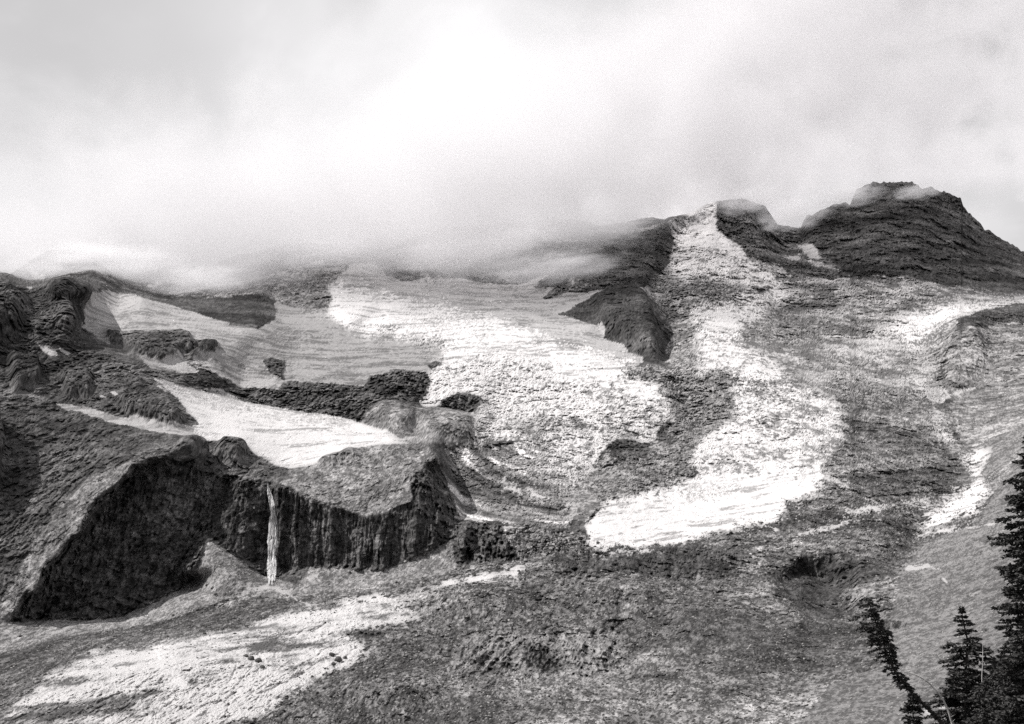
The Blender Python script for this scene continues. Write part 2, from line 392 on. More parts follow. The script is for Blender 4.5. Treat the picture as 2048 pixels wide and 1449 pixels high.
# lower glacier ice
paint(ICE, [(-30,1510),(20,1420),(100,1350),(160,1308),(330,1275),(450,1262),(560,1235),(700,1195),(850,1178),(870,1190),(780,1212),(890,1222),(800,1250),(680,1262),(720,1290),(770,1300),(700,1330),(660,1345),(600,1385),(530,1425),(430,1470),(300,1520)])
paint(SNOW, [(312,1285),(338,1283),(342,1330),(352,1358),(330,1364),(310,1340)], 2.2, -0.7)
stroke(SNOW, [(310,1390),(330,1375),(370,1368)], 4, 2.0, 0.2)
stroke(SNOW, [(890,1174),(960,1158),(1047,1137)], 6, 0.9, -0.9)
stroke(SNOW, [(500,1180),(540,1176),(575,1188)], 8, 1.2, -0.6)
stroke(SNOW, [(575,1188),(600,1205),(620,1210)], 2, 0.6)
stroke(SNOW, [(480,1192),(510,1180)], 4)
paint(WALL, [(930,1275),(1000,1262),(1100,1262),(1240,1262),(1245,1330),(1200,1350),(1080,1357),(1000,1345),(960,1345),(900,1340)], 1.2)
paint(DARKICE, [(860,1335),(1050,1340),(1000,1370),(860,1362)])
paint(DWALL, [(1090,1128),(1130,1115),(1250,1110),(1400,1100),(1500,1085),(1510,1110),(1480,1145),(1400,1158),(1300,1160),(1200,1155),(1130,1145)], 1.2)
# apron of snow behind the block, snow on the left ridge
paint(SNOW, [(307,755),(352,769),(483,800),(552,814),(676,831),(717,844),(770,864),(821,889),(755,891),(686,903),(645,915),(638,928),(580,938),(552,931),(511,910),(480,883),(410,883),(397,845),(376,821),(345,786)], 0.5)
paint(FIRN_AND_SHADE, [(112,806),(140,807),(175,815),(235,833),(330,852),(400,848),(412,882),(380,872),(300,862),(230,848),(160,824),(125,815)], 0.6)
for p in ([(74,686),(110,699),(117,712),(104,714),(86,703)], [(117,695),(143,707),(135,709),(122,704)], [(217,784),(229,784),(238,789),(231,793)], [(197,790),(207,791),(213,795),(204,795)], [(262,797),(273,800),(272,803),(264,801)], [(52,574),(66,575),(60,579)]):
    paint(SNOW, p, 0.25)
stroke(FIRN_AND_SHADE, [(345,772),(420,795),(500,815),(580,832),(690,850)], 9, 1.8)
# plateau
paint(STREAK, [(186,583),(283,593),(345,610),(476,652),(517,659),(548,638),(552,603),(600,617),(652,624),(700,648),(731,672),(783,679),(897,699),(893,713),(855,730),(866,748),(793,741),(738,751),(728,775),(652,768),(600,761),(566,762),(559,776),(480,772),(441,748),(400,742),(355,748),(303,738),(286,721),(221,690),(165,655),(172,614)], 0.6)
paint(FIRN_AND_SHADE, [(186,583),(283,593),(345,610),(440,640),(480,665),(440,690),(379,668),(300,668),(230,672),(221,690),(165,655),(172,614)], 0.8)
paint(FIRN_AND_SHADE, [(321,722),(366,710),(400,722),(470,740),(560,765),(556,776),(480,772),(430,745),(360,746),(330,735)], 0.9)
paint(ROCK, [(214,669),(240,674),(262,680),(290,671),(320,667),(350,664),(379,672),(379,690),(400,684),(431,686),(434,700),(428,710),(395,710),(366,707),(321,721),(262,710),(221,690)], 0.6)
stroke(ROCK, [(375,712),(400,735),(415,748)], 6, 1.0)
paint(ROCK, [(298,738),(350,745),(356,768),(330,760)], 0.6)
paint(DROCK, [(283,594),(330,600),(440,594),(525,587),(548,612),(552,640),(517,650),(476,648),(420,636),(345,611)], 0.3)
paint(ROCK, [(527,722),(545,714),(572,720),(566,740),(566,758),(545,748),(532,738)], 0.5)
paint(CLIFF, [(480,773),(559,777),(652,769),(728,776),(740,752),(793,742),(866,749),(850,800),(800,798),(740,815),(717,845),(676,832),(552,815),(483,801)], 0.5)
# snowfield
paint(FIRN_AND_SHADE, [(648,572),(690,545),(703,527),(762,523),(776,548),(793,558),(886,556),(931,558),(972,568),(1038,568),(1110,541),(1062,575),(1110,575),(1083,599),(1138,585),(1210,580),(1166,603),(1117,627),(1179,648),(1207,655),(1207,675),(1238,689),(1286,720),(1242,741),(1083,720),(972,710),(886,730),(893,713),(897,699),(783,679),(731,672),(669,641),(600,617),(652,624),(660,599)], 0.5)  # cloud shadow over the upper snowfield, put into a greyer snow colour
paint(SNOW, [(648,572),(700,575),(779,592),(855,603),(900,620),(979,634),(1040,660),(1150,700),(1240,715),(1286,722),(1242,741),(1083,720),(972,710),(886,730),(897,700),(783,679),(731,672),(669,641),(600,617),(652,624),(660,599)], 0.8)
paint(ROCK, [(742,520),(745,503),(775,512),(800,530),(826,545),(810,557),(775,552)], 0.5)
paint(ROCK, [(790,500),(830,495),(860,520),(880,550),(866,542),(830,525)], 0.5)
for p in ([(842,548),(858,547),(864,556),(850,558)], [(864,552),(878,546),(888,556),(870,558)], [(757,655),(770,652),(778,658),(766,664)], [(788,674),(805,669),(800,680)], [(835,680),(860,675),(890,690),(860,692)]):
    paint(DARKICE, p, 0.8)
# icefall
paint(ICE, [(848,741),(886,730),(972,710),(1083,720),(1238,741),(1300,768),(1342,799),(1346,833),(1317,862),(1313,887),(1283,887),(1254,879),(1221,883),(1200,905),(1195,925),(1186,947),(1173,950),(1160,935),(1131,909),(1083,895),(1060,885),(1010,880),(970,890),(945,896),(940,870),(948,851),(950,826),(962,793),(920,786),(885,800),(870,820),(848,817),(841,803),(862,768)], 0.9)
paint(SNOW, [(1100,722),(1238,741),(1300,768),(1340,799),(1300,800),(1200,770),(1100,750)], 1.5)
paint(ROCK, [(883,806),(905,790),(935,787),(962,795),(960,812),(930,815),(890,815)], 0.6)  # mouth of the ice cave: its shade painted in rock colour
paint(SLAB, [(717,844),(760,808),(848,818),(900,822),(950,826),(948,851),(942,895),(872,893),(821,889),(770,864)], 0.6)
paint(DARKICE, [(1242,741),(1290,728),(1340,738),(1409,737),(1480,745),(1450,783),(1467,820),(1434,862),(1380,895),(1330,885),(1346,833),(1342,799),(1300,768)], 1.5)
paint(DARKICE, [(1200,912),(1313,887),(1380,895),(1396,945),(1346,973),(1292,982),(1225,1003),(1190,1020),(1165,1050),(1150,1000),(1173,950)], 1.5)
paint(CLIFF, [(1215,890),(1254,882),(1300,890),(1295,915),(1250,925),(1222,915)], 0.6)
paint(DIRTY, [(868,900),(880,915),(900,985),(914,1022),(925,1040),(980,1040),(945,896)] , 0.4)
paint(DIRTY, [(870,905),(945,896),(1048,882),(1131,909),(1173,950),(1140,985),(1135,1060),(1050,1055),(980,1040),(930,1045),(908,1000),(890,950)], 1.0)
paint(SLAB, [(1138,985),(1180,980),(1200,1010),(1165,1045),(1140,1040)], 0.5)
paint(ICE, [(1050,885),(1131,909),(1173,950),(1165,1000),(1140,1050),(1110,1010),(1080,960),(1000,930)], 1.5, -0.3)
paint(ICE, [(960,940),(1040,950),(1100,1000),(1080,1020),(1010,980)], 1.5, 0.5)
stroke(SNOW, [(912,1036),(950,1040),(978,1050)], 4, 0.7)
stroke(SNOW, [(995,1052),(1045,1056)], 2.5, 0.4)
stroke(SNOW, [(1000,962),(1060,985),(1080,1000)], 9, 1.5, 0.5)
paint(CLIFF, [(908,1050),(938,1046),(1010,1049),(1090,1058),(1090,1110),(1000,1121),(932,1128),(912,1100)], 0.6)
paint(DARKICE, [(1000,1049),(1190,1075),(1195,1100),(1100,1110),(1040,1118)], 0.9)
paint(DIRTY, [(960,800),(1040,820),(1200,850),(1340,820),(1313,887),(1254,879),(1200,905),(1131,909),(1048,882),(945,896),(950,826)], 2.5, 0.8)
paint(FIRN_AND_SHADE, [(840,600),(960,630),(1000,690),(900,720),(800,680)], 2.5, 0.7)
# bright tongue
paint(ICE, [(1300,748),(1409,737),(1492,741),(1576,757),(1659,791),(1680,808),(1693,886),(1651,907),(1642,957),(1630,985),(1396,960),(1396,945),(1380,895),(1434,862),(1467,820),(1450,783),(1470,748)], 1.2)
paint(SNOW, [(1165,1055),(1200,1019),(1225,1003),(1292,982),(1346,973),(1396,950),(1500,930),(1640,940),(1642,957),(1680,965),(1630,998),(1570,1011),(1572,1023),(1534,1049),(1450,1065),(1367,1082),(1280,1096),(1200,1107)], 0.9)
paint(ICE, [(1380,895),(1500,880),(1640,900),(1648,935),(1600,955),(1480,950),(1396,965)], 5.0)
paint(DIRTY, [(1409,737),(1576,757),(1680,808),(1693,886),(1600,900),(1500,850),(1460,800)], 2.5, 1.0)
paint(FIRN_AND_SHADE, [(1225,1000),(1292,982),(1346,973),(1420,975),(1500,985),(1440,995),(1330,1000),(1250,1015)], 4.0, 0.3)
# right ice
paint(DIRTY, [(1283,582),(1309,557),(1342,528),(1342,465),(1335,430),(1434,390),(1434,461),(1459,478),(1509,519),(1555,528),(1567,549),(1659,557),(1743,553),(1826,557),(1885,567),(1981,586),(2048,586),(2270,590),(2270,607),(2048,607),(1993,615),(1918,636),(1910,666),(1885,757),(1885,778),(1930,782),(1868,808),(1743,812),(1676,799),(1576,757),(1492,741),(1409,737),(1345,735),(1328,722),(1338,674),(1334,632)], 0.9)
paint(ICE, [(1342,528),(1342,465),(1335,430),(1434,390),(1434,461),(1459,478),(1509,519),(1560,560),(1590,600),(1560,610),(1480,575),(1430,565),(1400,570),(1350,560)], 1.3)
paint(SNOW, [(1434,420),(1434,461),(1459,478),(1509,519),(1480,525),(1420,490),(1370,480),(1380,440)], 0.8)
paint(ICE, [(1283,584),(1300,588),(1350,610),(1400,600),(1480,585),(1560,610),(1500,640),(1480,680),(1450,720),(1400,735),(1395,700),(1400,660),(1360,630)], 1.3)
paint(SNOW, [(1400,640),(1470,620),(1540,630),(1490,650),(1450,670),(1410,665)], 1.5)
paint(ICE, [(1720,650),(1800,625),(1900,606),(2048,596),(2270,596),(2270,607),(2048,607),(1993,615),(1918,636),(1900,660),(1880,700),(1850,720),(1780,700),(1720,680)], 1.3, -0.5)
paint(SNOW, [(1800,640),(1900,612),(2048,599),(2270,599),(2270,606),(2048,606),(1993,613),(1900,636),(1820,655)], 0.8)
paint(ICE, [(1390,690),(1480,680),(1560,720),(1600,760),(1492,745),(1400,740)], 1.3)
paint(ICE, [(1620,690),(1720,690),(1800,720),(1750,740),(1650,730)], 1.8, -0.5)
paint(ICE, [(1780,750),(1870,700),(1900,690),(1880,790),(1820,800)], 1.8, -0.5)
paint(DARKICE, [(1490,660),(1560,640),(1640,640),(1640,690),(1560,690),(1520,680)], 1.8)
paint(DARKICE, [(1340,660),(1385,680),(1395,730),(1345,735)], 1.5)
paint(DARKICE, [(1310,565),(1350,570),(1375,605),(1340,605)], 1.0)
paint(DARKICE, [(1380,570),(1440,565),(1460,600),(1400,598)], 1.6)
paint(DARKICE, [(1850,700),(1905,690),(1890,760),(1860,770)], 2.0)
paint(DARKICE, [(1640,745),(1740,770),(1860,790),(1860,808),(1743,812),(1676,799)], 1.8)
paint(DDEB, [(1651,907),(1693,886),(1680,808),(1743,812),(1868,815),(1900,860),(1940,900),(1930,960),(1880,1005),(1720,1010),(1640,985)], 1.2)
paint(ICE, [(1868,815),(1905,830),(1920,880),(1960,900),(1990,890),(1962,950),(1990,985),(1950,1030),(1900,1040),(1850,1075),(1838,1066),(1880,1010),(1925,970),(1935,930),(1900,885),(1850,850),(1830,820)], 2.0, -0.5)
paint(SNOW, [(1860,1015),(1960,965),(1990,985),(1950,1032),(1860,1066)], 2.0, -0.9)
stroke(SNOW, [(1640,950),(1660,958),(1688,970)], 3, 0.6)
stroke(SNOW, [(1700,1022),(1760,1016),(1830,1003),(1900,990)], 4, 1.2, -0.5)
stroke(SNOW, [(1840,1072),(1900,1060),(1970,1050),(2030,1034)], 3.5, 1.0, -0.3)
stroke(SNOW, [(1600,1070),(1660,1058),(1720,1040)], 2.5, 1.2, -0.4)
stroke(SNOW, [(1820,1136),(1850,1134),(1880,1140)], 3.5, 0.6)
stroke(SNOW, [(1886,1160),(1893,1166)], 4, 0.4)
stroke(TALUS, [(1900,1200),(1940,1160),(1985,1120)], 4, 1.5)
for p in ([(1758,1180),(1783,1190),(1784,1216),(1764,1212)], [(1782,1242),(1800,1244),(1797,1260),(1784,1258)], [(1806,1190),(1816,1192),(1814,1208)], [(1816,1166),(1832,1170),(1826,1180)], [(1806,1246),(1812,1247),(1810,1255)]): paint(DDEB, p, 0.8)
for l in ([(2045,985),(1990,1060),(1940,1130)], [(2048,1060),(1985,1130),(1930,1215)], [(2040,1180),(1970,1260),(1900,1320)], [(1880,1260),(1800,1330),(1700,1400)], [(2000,930),(1970,990)]): stroke(DDEB, l, 5, 2.5, 0.6)
for l in ([(2048,900),(2000,960),(1960,1010)], [(2048,1000),(1990,1080)], [(1960,1190),(1920,1240)], [(1860,1300),(1760,1380)]): stroke(TALUS, l, 7, 2.5, 0.3)
stroke(SNOW, [(1885,795),(1930,785),(1950,776)], 3, 0.8)
paint(SNOW, [(1844,1424),(1856,1414),(1881,1437),(1850,1433)], 0.15)
paint(SNOW, [(1869,1411),(1889,1407),(1890,1418),(1879,1418)], 0.15)
paint(SLAB, [(350,588),(450,568),(560,543),(640,520),(690,530),(688,548),(650,572),(660,599),(652,624),(600,617),(552,600),(525,586),(440,592)], 0.8)
paint(DROCK, [(1602,470),(1612,425),(1640,405),(1700,395),(1714,360),(1900,360),(1960,440),(2048,490),(2270,600),(2270,590),(2048,586),(1981,586),(1885,567),(1826,557),(1743,553),(1690,548),(1640,505),(1618,490)], 0.8)
paint(DROCK, [(1120,625),(1166,603),(1210,580),(1110,541),(1200,500),(1340,445),(1342,528),(1309,557),(1283,582)], 0.6)
# rocks that break the ice
paint(ROCK, [(1596,480),(1618,490),(1640,505),(1690,535),(1580,545),(1560,525)], 1.0)
paint(FIRN_AND_SHADE, [(1590,490),(1612,487),(1640,510),(1650,522),(1610,512)], 0.7)
paint(FIRN_AND_SHADE, [(1560,510),(1600,512),(1640,525),(1690,535),(1640,535),(1580,520)], 1.2)
paint(FIRN_AND_SHADE, [(1140,560),(1148,556),(1144,572)], 0.4)
stroke(FIRN_AND_SHADE, [(1280,582),(1300,588),(1320,600)], 3, 0.6)
stroke(FIRN_AND_SHADE, [(350,588),(400,578),(448,563)], 3.5, 0.6)
stroke(FIRN_AND_SHADE, [(480,568),(515,560)], 4, 0.5)
stroke(FIRN_AND_SHADE, [(300,575),(325,562)], 4, 0.5)
stroke(FIRN_AND_SHADE, [(65,548),(85,556)], 4, 0.4)
paint(DROCK, [(1120,627),(1166,603),(1280,582),(1300,624),(1302,716),(1286,720),(1238,689),(1207,675),(1215,650),(1179,648)], 0.5)
paint(SLAB, [(1900,700),(1912,665),(1940,660),(1968,690),(1970,735),(1935,778),(1888,778)], 0.5)
paint(SLAB, [(1890,780),(1905,700),(1930,668),(1980,650),(2048,645),(2270,610),(2270,760),(2048,850),(1950,893),(1920,870),(1905,830)], 1.5)
paint(SLAB, [(1920,870),(1960,830),(2048,770),(2270,700),(2270,760),(2048,850),(1950,893)], 0.6)
paint(DWALL, [(1560,1150),(1600,1112),(1700,1098),(1785,1140),(1690,1180),(1720,1232),(1620,1236),(1560,1195)], 1.2)  # collapse hole: its shadow put into a darker wall colour
paint(WALL, [(1690,1182),(1760,1185),(1750,1225),(1705,1232)], 0.6)

ji = np.arange(NV)[:, None] + np.round(5.0 * fbm(wz, [10, 5, 2.5, 1.2, 0.6], 0.2, cut=PIX * 0.5, seed=121.0, cap=DD * 0.004)).astype(int)
jj = np.arange(NU)[None, :] + np.round(7.0 * fbm(wz, [10, 5, 2.5, 1.2, 0.6], 0.2, cut=PIX * 0.5, seed=131.0, cap=DD * 0.004)).astype(int)
KJ = KIND[np.clip(ji, 0, NV - 1), np.clip(jj, 0, NU - 1)]
SOFTK = np.isin(KIND, [SNOW, ICE, FIRN_AND_SHADE, DIRTY, DARKICE, DEBRIS, DDEB, STREAK, WALL, DWALL]) & np.isin(KJ, [SNOW, ICE, FIRN_AND_SHADE, DIRTY, DARKICE, DEBRIS, DDEB, STREAK, WALL, DWALL])
KIND = np.where(SOFTK, KJ, KIND)
for k_, m_ in STROKES:
    if k_ == SNOW: KIND[m_] = k_
K = KIND
def is_(*ks):
    m = np.zeros(K.shape, bool)
    for k in ks: m |= (K == k)
    return m.astype(float)
def soft(m, s=1.2): return blur(m, s)

# ---- relief
X, Y, Z = P[..., 0], P[..., 1], P[..., 2]
# blocks and stones stand up: across a slope they measure about as much in height as in width
PQ = np.stack([X, 0.22 * Y, Z], -1)
cut = PIX * 0.9; cap = DD * 0.016
base_f = fbm(PQ, [64, 32, 16, 8, 4, 2, 1], 0.85, cut=cut, seed=1.7, cap=cap)                       # general roughness
rid_f = fbm(np.stack([X + 0.35 * Z, 0.2 * Y, 0.5 * Z], -1), [70, 35, 17, 8.5, 4.2, 2.1], 0.7, ridged=True, cut=cut, seed=4.4)          # ribs of rock
strata = fbm(np.stack([X * 0.3 + Z * 0.2, Y * 0.1, Z * 1.1 - X * 0.15], -1), [40, 20, 10, 5], 0.7, cut=cut * 0.6, seed=9.1)
fins = fbm(np.stack([X, Y * 0.2, Z * 0.14], -1), [18, 9, 4.5, 2.2, 1.1], 0.45, ridged=True, cut=cut * 0.5, seed=2.2)
rub = fbm(PQ, [7, 3.5, 1.8, 0.9], 0.35, ridged=True, cut=cut * 0.7, seed=31.0, cap=DD * 0.006)
sweep = fbm(np.stack([X * 0.16, Y * 0.03, Z - 0.19 * X], -1), [16, 8, 4, 2], 0.5, cut=cut * 0.5, seed=55.0)   # debris bands dragged along the flow
# the apron under the icefall bends round the foot of the fall
fr_r = np.hypot(X - 53, Z - 238); fr_t = np.arctan2(Z - 238, X - 53)
flowA = fbm(np.stack([fr_t * 14, Y * 0.01, fr_r + 1.5 * base_f], -1), [10, 5, 2.5, 1.2], 0.35, cut=cut * 0.4, seed=73.0)
# crevasses: warped cracks that run across the flow
wp = PQ + 3.5 * np.stack([fbm(PQ, [40, 20, 10], 0.8, seed=70.1), 0 * X, fbm(PQ, [40, 20, 10], 0.8, seed=80.2)], -1)
def cracks(sx, sz, seed, w):
    n = vnoise(np.stack([wp[..., 0] * sx, wp[..., 1] * sz * 0.5, wp[..., 2] * sz], -1) + seed) * 2 - 1
    return np.exp(-(n / w) ** 2)
cr1 = cracks(1 / 34, 1 / 9, 5.0, 0.12); cr2 = cracks(1 / 9, 1 / 24, 15.0, 0.13); cr3 = cracks(1 / 6, 1 / 7, 25.0, 0.18)
cell = np.abs(vnoise(wp / 8.0 + 3) * 2 - 1) + 0.6 * np.abs(vnoise(wp / 4.0 + 7) * 2 - 1)
GRIT = 1.5 * fbm(PQ, [6, 3, 1.5, 0.75, 0.38], 0.1, ridged=True, cut=cut * 0.4, seed=47.0, cap=DD * 0.0018) * PIX
# ledges: beds of rock that break into treads and risers, and joints that cut across them
def ledges(q):
    f_ = q - np.floor(q); return sstep(0.0, 0.38, f_) - f_
wb = fbm(PQ, [60, 30, 15, 7, 3.5], 0.8, cut=cut, seed=101.0, cap=DD * 0.02)
wc = fbm(PQ, [60, 30, 15, 7, 3.5], 0.8, cut=cut, seed=111.0, cap=DD * 0.02)
LAM = 2.0 ** np.round(np.log2(PIX * 14))                       # bed thickness, thicker beds on the bigger faces
BED = LAM * ledges((Z + 0.12 * X) / LAM + 1.7 * wb) * (0.5 + 0.5 * sstep(-0.8, 0.8, wc)) + 0.45 * LAM * ledges((Z - 0.2 * X) / (0.4 * LAM) + 2.0 * wc)
JNT = LAM * ledges((X + 0.35 * Z) / (1.6 * LAM) + 1.3 * wc) + 0.5 * LAM * ledges((X - 0.25 * Z) / (0.7 * LAM) + 1.6 * wb)
# broken blocks: every cell of a jittered lattice is a tilted facet with its own height
_J = RNG.random((256, 256, 6)).astype(np.float32)
def facets(x, z, seed):
    ix = np.floor(x).astype(int); iz = np.floor(z).astype(int)
    d1 = np.full(x.shape, 9.0, np.float32); d2 = d1.copy(); H = np.zeros(x.shape, np.float32); R_ = H.copy()
    for a in (-1, 0, 1):
        for b in (-1, 0, 1):
            J = _J[(ix + a + seed * 37) & 255, (iz + b + seed * 91) & 255]
            dx = x - (ix + a + J[..., 0]); dz = z - (iz + b + J[..., 1]); d = np.hypot(dx, dz)
            m = d < d1
            d2 = np.where(m, d1, np.minimum(d2, d)); d1 = np.where(m, d, d1)
            H = np.where(m, 0.9 * (J[..., 2] - 0.5) + 1.6 * (J[..., 3] - 0.5) * dx + 1.2 * (J[..., 4] - 0.6) * dz, H); R_ = np.where(m, J[..., 5], R_)
    return H, d2 - d1, R_
FAC = np.zeros_like(DD); EDGE = np.ones_like(DD); CELLR = np.zeros_like(DD)
fxw = X + 0.12 * Y + 0.8 * fbm(PQ, [8, 4, 2], 0.8, seed=33.0); fzw = Z + 0.05 * Y + 0.8 * fbm(PQ, [8, 4, 2], 0.8, seed=36.0)
for k, lam in enumerate([36, 18, 9, 4.5, 2.2, 1.1]):
    rr = lam / PIX
    w = sstep(2.0, 4.0, rr) * (1 - sstep(14, 34, rr))
    H, e, r_ = facets(fxw / lam, fzw / lam * 1.15, k + 1)
    FAC += w * lam * H; CELLR += w * (r_ - 0.5) * 1.2
    EDGE = np.minimum(EDGE, np.where(w > 0.3, e * 2.2, 1.0))
DS = np.clip(DD / 1500, 0.35, 2.2)
h = np.zeros_like(DD)
h += soft(is_(ROCK)) * DS * (2.6 * rid_f + 1.5 * base_f + 0.3 * strata + 0.25 * rub)
h += soft(is_(DROCK)) * DS * (1.8 * rid_f + 0.8 * base_f + 0.5 * strata + 0.08 * FAC)
h += soft(is_(SLAB)) * DS * (1.5 * rid_f + 1.2 * base_f + 1.2 * strata + 0.2 * rub)
h += soft(is_(CLIFF)) * (3.0 * fins + 1.2 * strata + 1.8 * base_f + 0.3 * rub)
h += soft(is_(DEBRIS)) * (1.5 * base_f + 0.35 * rub + 0.9 * rid_f + 0.5 * sweep) * np.clip(DD / 800, 0.4, 1.5)
h += soft(is_(GREY)) * (0.30 * base_f) * np.clip(DD / 800, 0.25, 1.2)
h += soft(is_(DDEB)) * (1.5 * base_f + 0.40 * rub + 1.1 * rid_f + 0.6 * sweep + 0.10 * FAC) * np.clip(DD / 800, 0.4, 1.5)
h += soft(is_(TALUS)) * (0.5 * base_f + 0.3 * rub)
h += soft(is_(SNOW)) * DS * (1.1 * base_f - 1.2 * cr1 * sstep(-0.2, 0.8, FINE) + 0.1 * rub)
h += soft(is_(FIRN_AND_SHADE)) * DS * (0.9 * base_f - 0.6 * cr1 + 0.15 * rub)
h += soft(is_(STREAK)) * DS * (1.6 * base_f - 0.5 * cr1 + 0.2 * rub)
ice_amt = soft(is_(ICE)) ; low = np.clip((900 - DD) / 250, 0, 1)
h += ice_amt * (1 - low) * DS * (2.6 * base_f - 1.8 * cr1 - 1.0 * cr2 + 0.5 * fins)
h += ice_amt * low * (0.9 * base_f + 0.4 * rub - 0.8 * cr1 - 0.5 * cr3)
h += soft(is_(DIRTY)) * DS * (1.8 * base_f - 2.0 * cr1 - 1.4 * cr2 - 1.0 * cr3 + 1.0 * cell + 0.4 * rub)
h += soft(is_(DIRTY, ICE)) * np.clip((1380 - DD) / 60, 0, 1) * (1 - low) * 0.45 * flowA
h += soft(is_(DARKICE)) * (np.clip(DD / 1100, 0.5, 2)) * (1.8 * base_f - 1.2 * cr1 + 1.5 * fins + 1.0 * cell + 0.5 * rub)
crack = np.clip(1 - EDGE * 3, 0, 1)
h += FAC * (0.10 * soft(is_(ROCK)) + 0.06 * soft(is_(SLAB)) + 0.12 * soft(is_(CLIFF, WALL, DWALL)) + 0.085 * soft(is_(DEBRIS)) + 0.14 * soft(is_(DARKICE)) + 0.04 * soft(is_(TALUS)) + 0.02 * soft(is_(GREY)) + 0.12 * soft(is_(DIRTY)) + ice_amt * (0.08 * (1 - low) + 0.04 * low) + 0.02 * soft(is_(SNOW, FIRN_AND_SHADE, STREAK)))
h -= crack * PIX * (1.4 * ice_amt * (1 - low) + 1.5 * soft(is_(DIRTY, DARKICE)) + 0.8 * ice_amt * low)
h += soft(is_(WALL)) * (1.8 * fins + 0.4 * base_f + 0.2 * rub)
h += soft(is_(DWALL)) * (1.3 * fins + 0.8 * base_f + 0.3 * rub)
h += 0.30 * GRIT * (0.55 * soft(is_(ROCK, DEBRIS, DDEB, DARKICE, DWALL)) + 0.45 * soft(is_(CLIFF, SLAB, WALL, DROCK)) + 0.28 * soft(is_(TALUS, GREY)) + 0.35 * soft(is_(DIRTY)) + 0.30 * ice_amt + 0.10 * soft(is_(SNOW, FIRN_AND_SHADE, STREAK)))
h += (0.05 * BED + 0.26 * JNT + 0.08 * FAC) * soft(is_(ROCK)) + (0.04 * BED + 0.16 * JNT + 0.05 * FAC) * soft(is_(SLAB)) + (0.14 * BED + 0.42 * JNT) * soft(is_(CLIFF)) + (0.05 * BED + 0.16 * JNT) * soft(is_(DROCK)) + (0.06 * BED + 0.17 * JNT + 0.09 * FAC) * soft(is_(DEBRIS, DDEB)) + 0.16 * JNT * soft(is_(WALL)) + (0.06 * BED + 0.24 * JNT) * soft(is_(DWALL)) + (0.08 * BED + 0.22 * JNT) * soft(is_(DARKICE)) + (0.05 * BED + 0.16 * JNT) * soft(is_(DIRTY)) + (0.03 * BED + 0.17 * JNT) * ice_amt * (1 - low) + 0.03 * BED * soft(is_(SNOW, FIRN_AND_SHADE, STREAK)) + (0.08 * BED + 0.05 * JNT) * ice_amt * low
h *= np.clip(7 * PIX / (PIXV + 1e-6), 0.05, 1) ** 1.5      # sheer drops stay clean
# the last rows (skyline) keep their place
edge = np.clip((1 - t) * NV / 4.0, 0, 1)[:, None]
h *= edge * 1.0
# folds of the ice where it is streaked by debris
# crags, domes and hummocks raised to cast shade; the far-left two are added blockers
KNOBS = [([(-120,600),(20,590),(60,620),(30,680),(-100,700)], 26, 6), ([(20,720),(78,725),(84,775),(30,785)], 11, 2), ([(120,745),(178,748),(185,785),(140,790)], 9, 2),
 ([(240,800),(330,800),(372,835),(340,850),(260,840)], 9, 3), ([(95,565),(140,558),(150,590),(110,600)], 9, 3), ([(100,610),(142,612),(146,645),(110,650)], 8, 3),
 ([(214,669),(300,670),(379,672),(379,705),(321,718),(262,708)], 9, 2), ([(385,688),(431,687),(431,709),(390,709)], 10, 2), ([(-120,840),(-20,840),(-10,960),(-100,980)], 30, 7),
 ([(350,890),(395,888),(400,925),(360,925)], 12, 3), ([(430,885),(480,885),(500,905),(470,930),(435,915)], 9, 3), ([(1180,600),(1280,582),(1300,624),(1302,716),(1250,690),(1210,650)], 22, 4),
 ([(740,815),(790,805),(830,820),(820,860),(770,860)], 10, 5), ([(815,830),(900,825),(945,850),(940,890),(860,890)], 10, 5), ([(1895,690),(1940,662),(1968,690),(1965,735),(1930,775),(1895,775)], 8, 4),
 ([(640,920),(700,900),(720,915),(660,935)], 5, 3), ([(880,1180),(1000,1180),(1080,1200),(960,1240),(850,1215)], 5, 9), ([(1200,1150),(1300,1170),(1320,1220),(1200,1215)], 5, 9),
 ([(1320,1220),(1500,1200),(1520,1260),(1380,1280)], 4, 9), ([(700,1350),(850,1340),(900,1400),(720,1420)], 3, 8), ([(340,930),(390,930),(370,960),(345,950)], 6, 3)]
hk = np.zeros_like(h)
for poly, hh, bl in KNOBS: hk += hh * blur(inpoly(UU + 1.5 * wu, VV + wv, poly).astype(float), bl)
# fine relief is laid off towards the valley (where the slope looks), so that blocks face out instead of standing on end
RAY = P / np.linalg.norm(P, axis=-1, keepdims=True)
OUT = -RAY
ct = np.clip((NS * OUT).sum(-1), 0.32, 1.0)
P2 = P + NS * hk[..., None] + OUT * (h / ct)[..., None]

# ---- base colour of the ground (reflectance, with some shade painted in)
gr = fbm(PQ, [6, 3, 1.5, 0.75, 0.38], 0.1, cut=cut * 0.4, seed=44.0, cap=DD * 0.0016) * 1.5
pat = 1.35 * fbm(PQ, [70, 35, 18, 9, 4.5, 2.2, 1.1], 0.45, cut=cut, seed=63.0, cap=DD * 0.008)
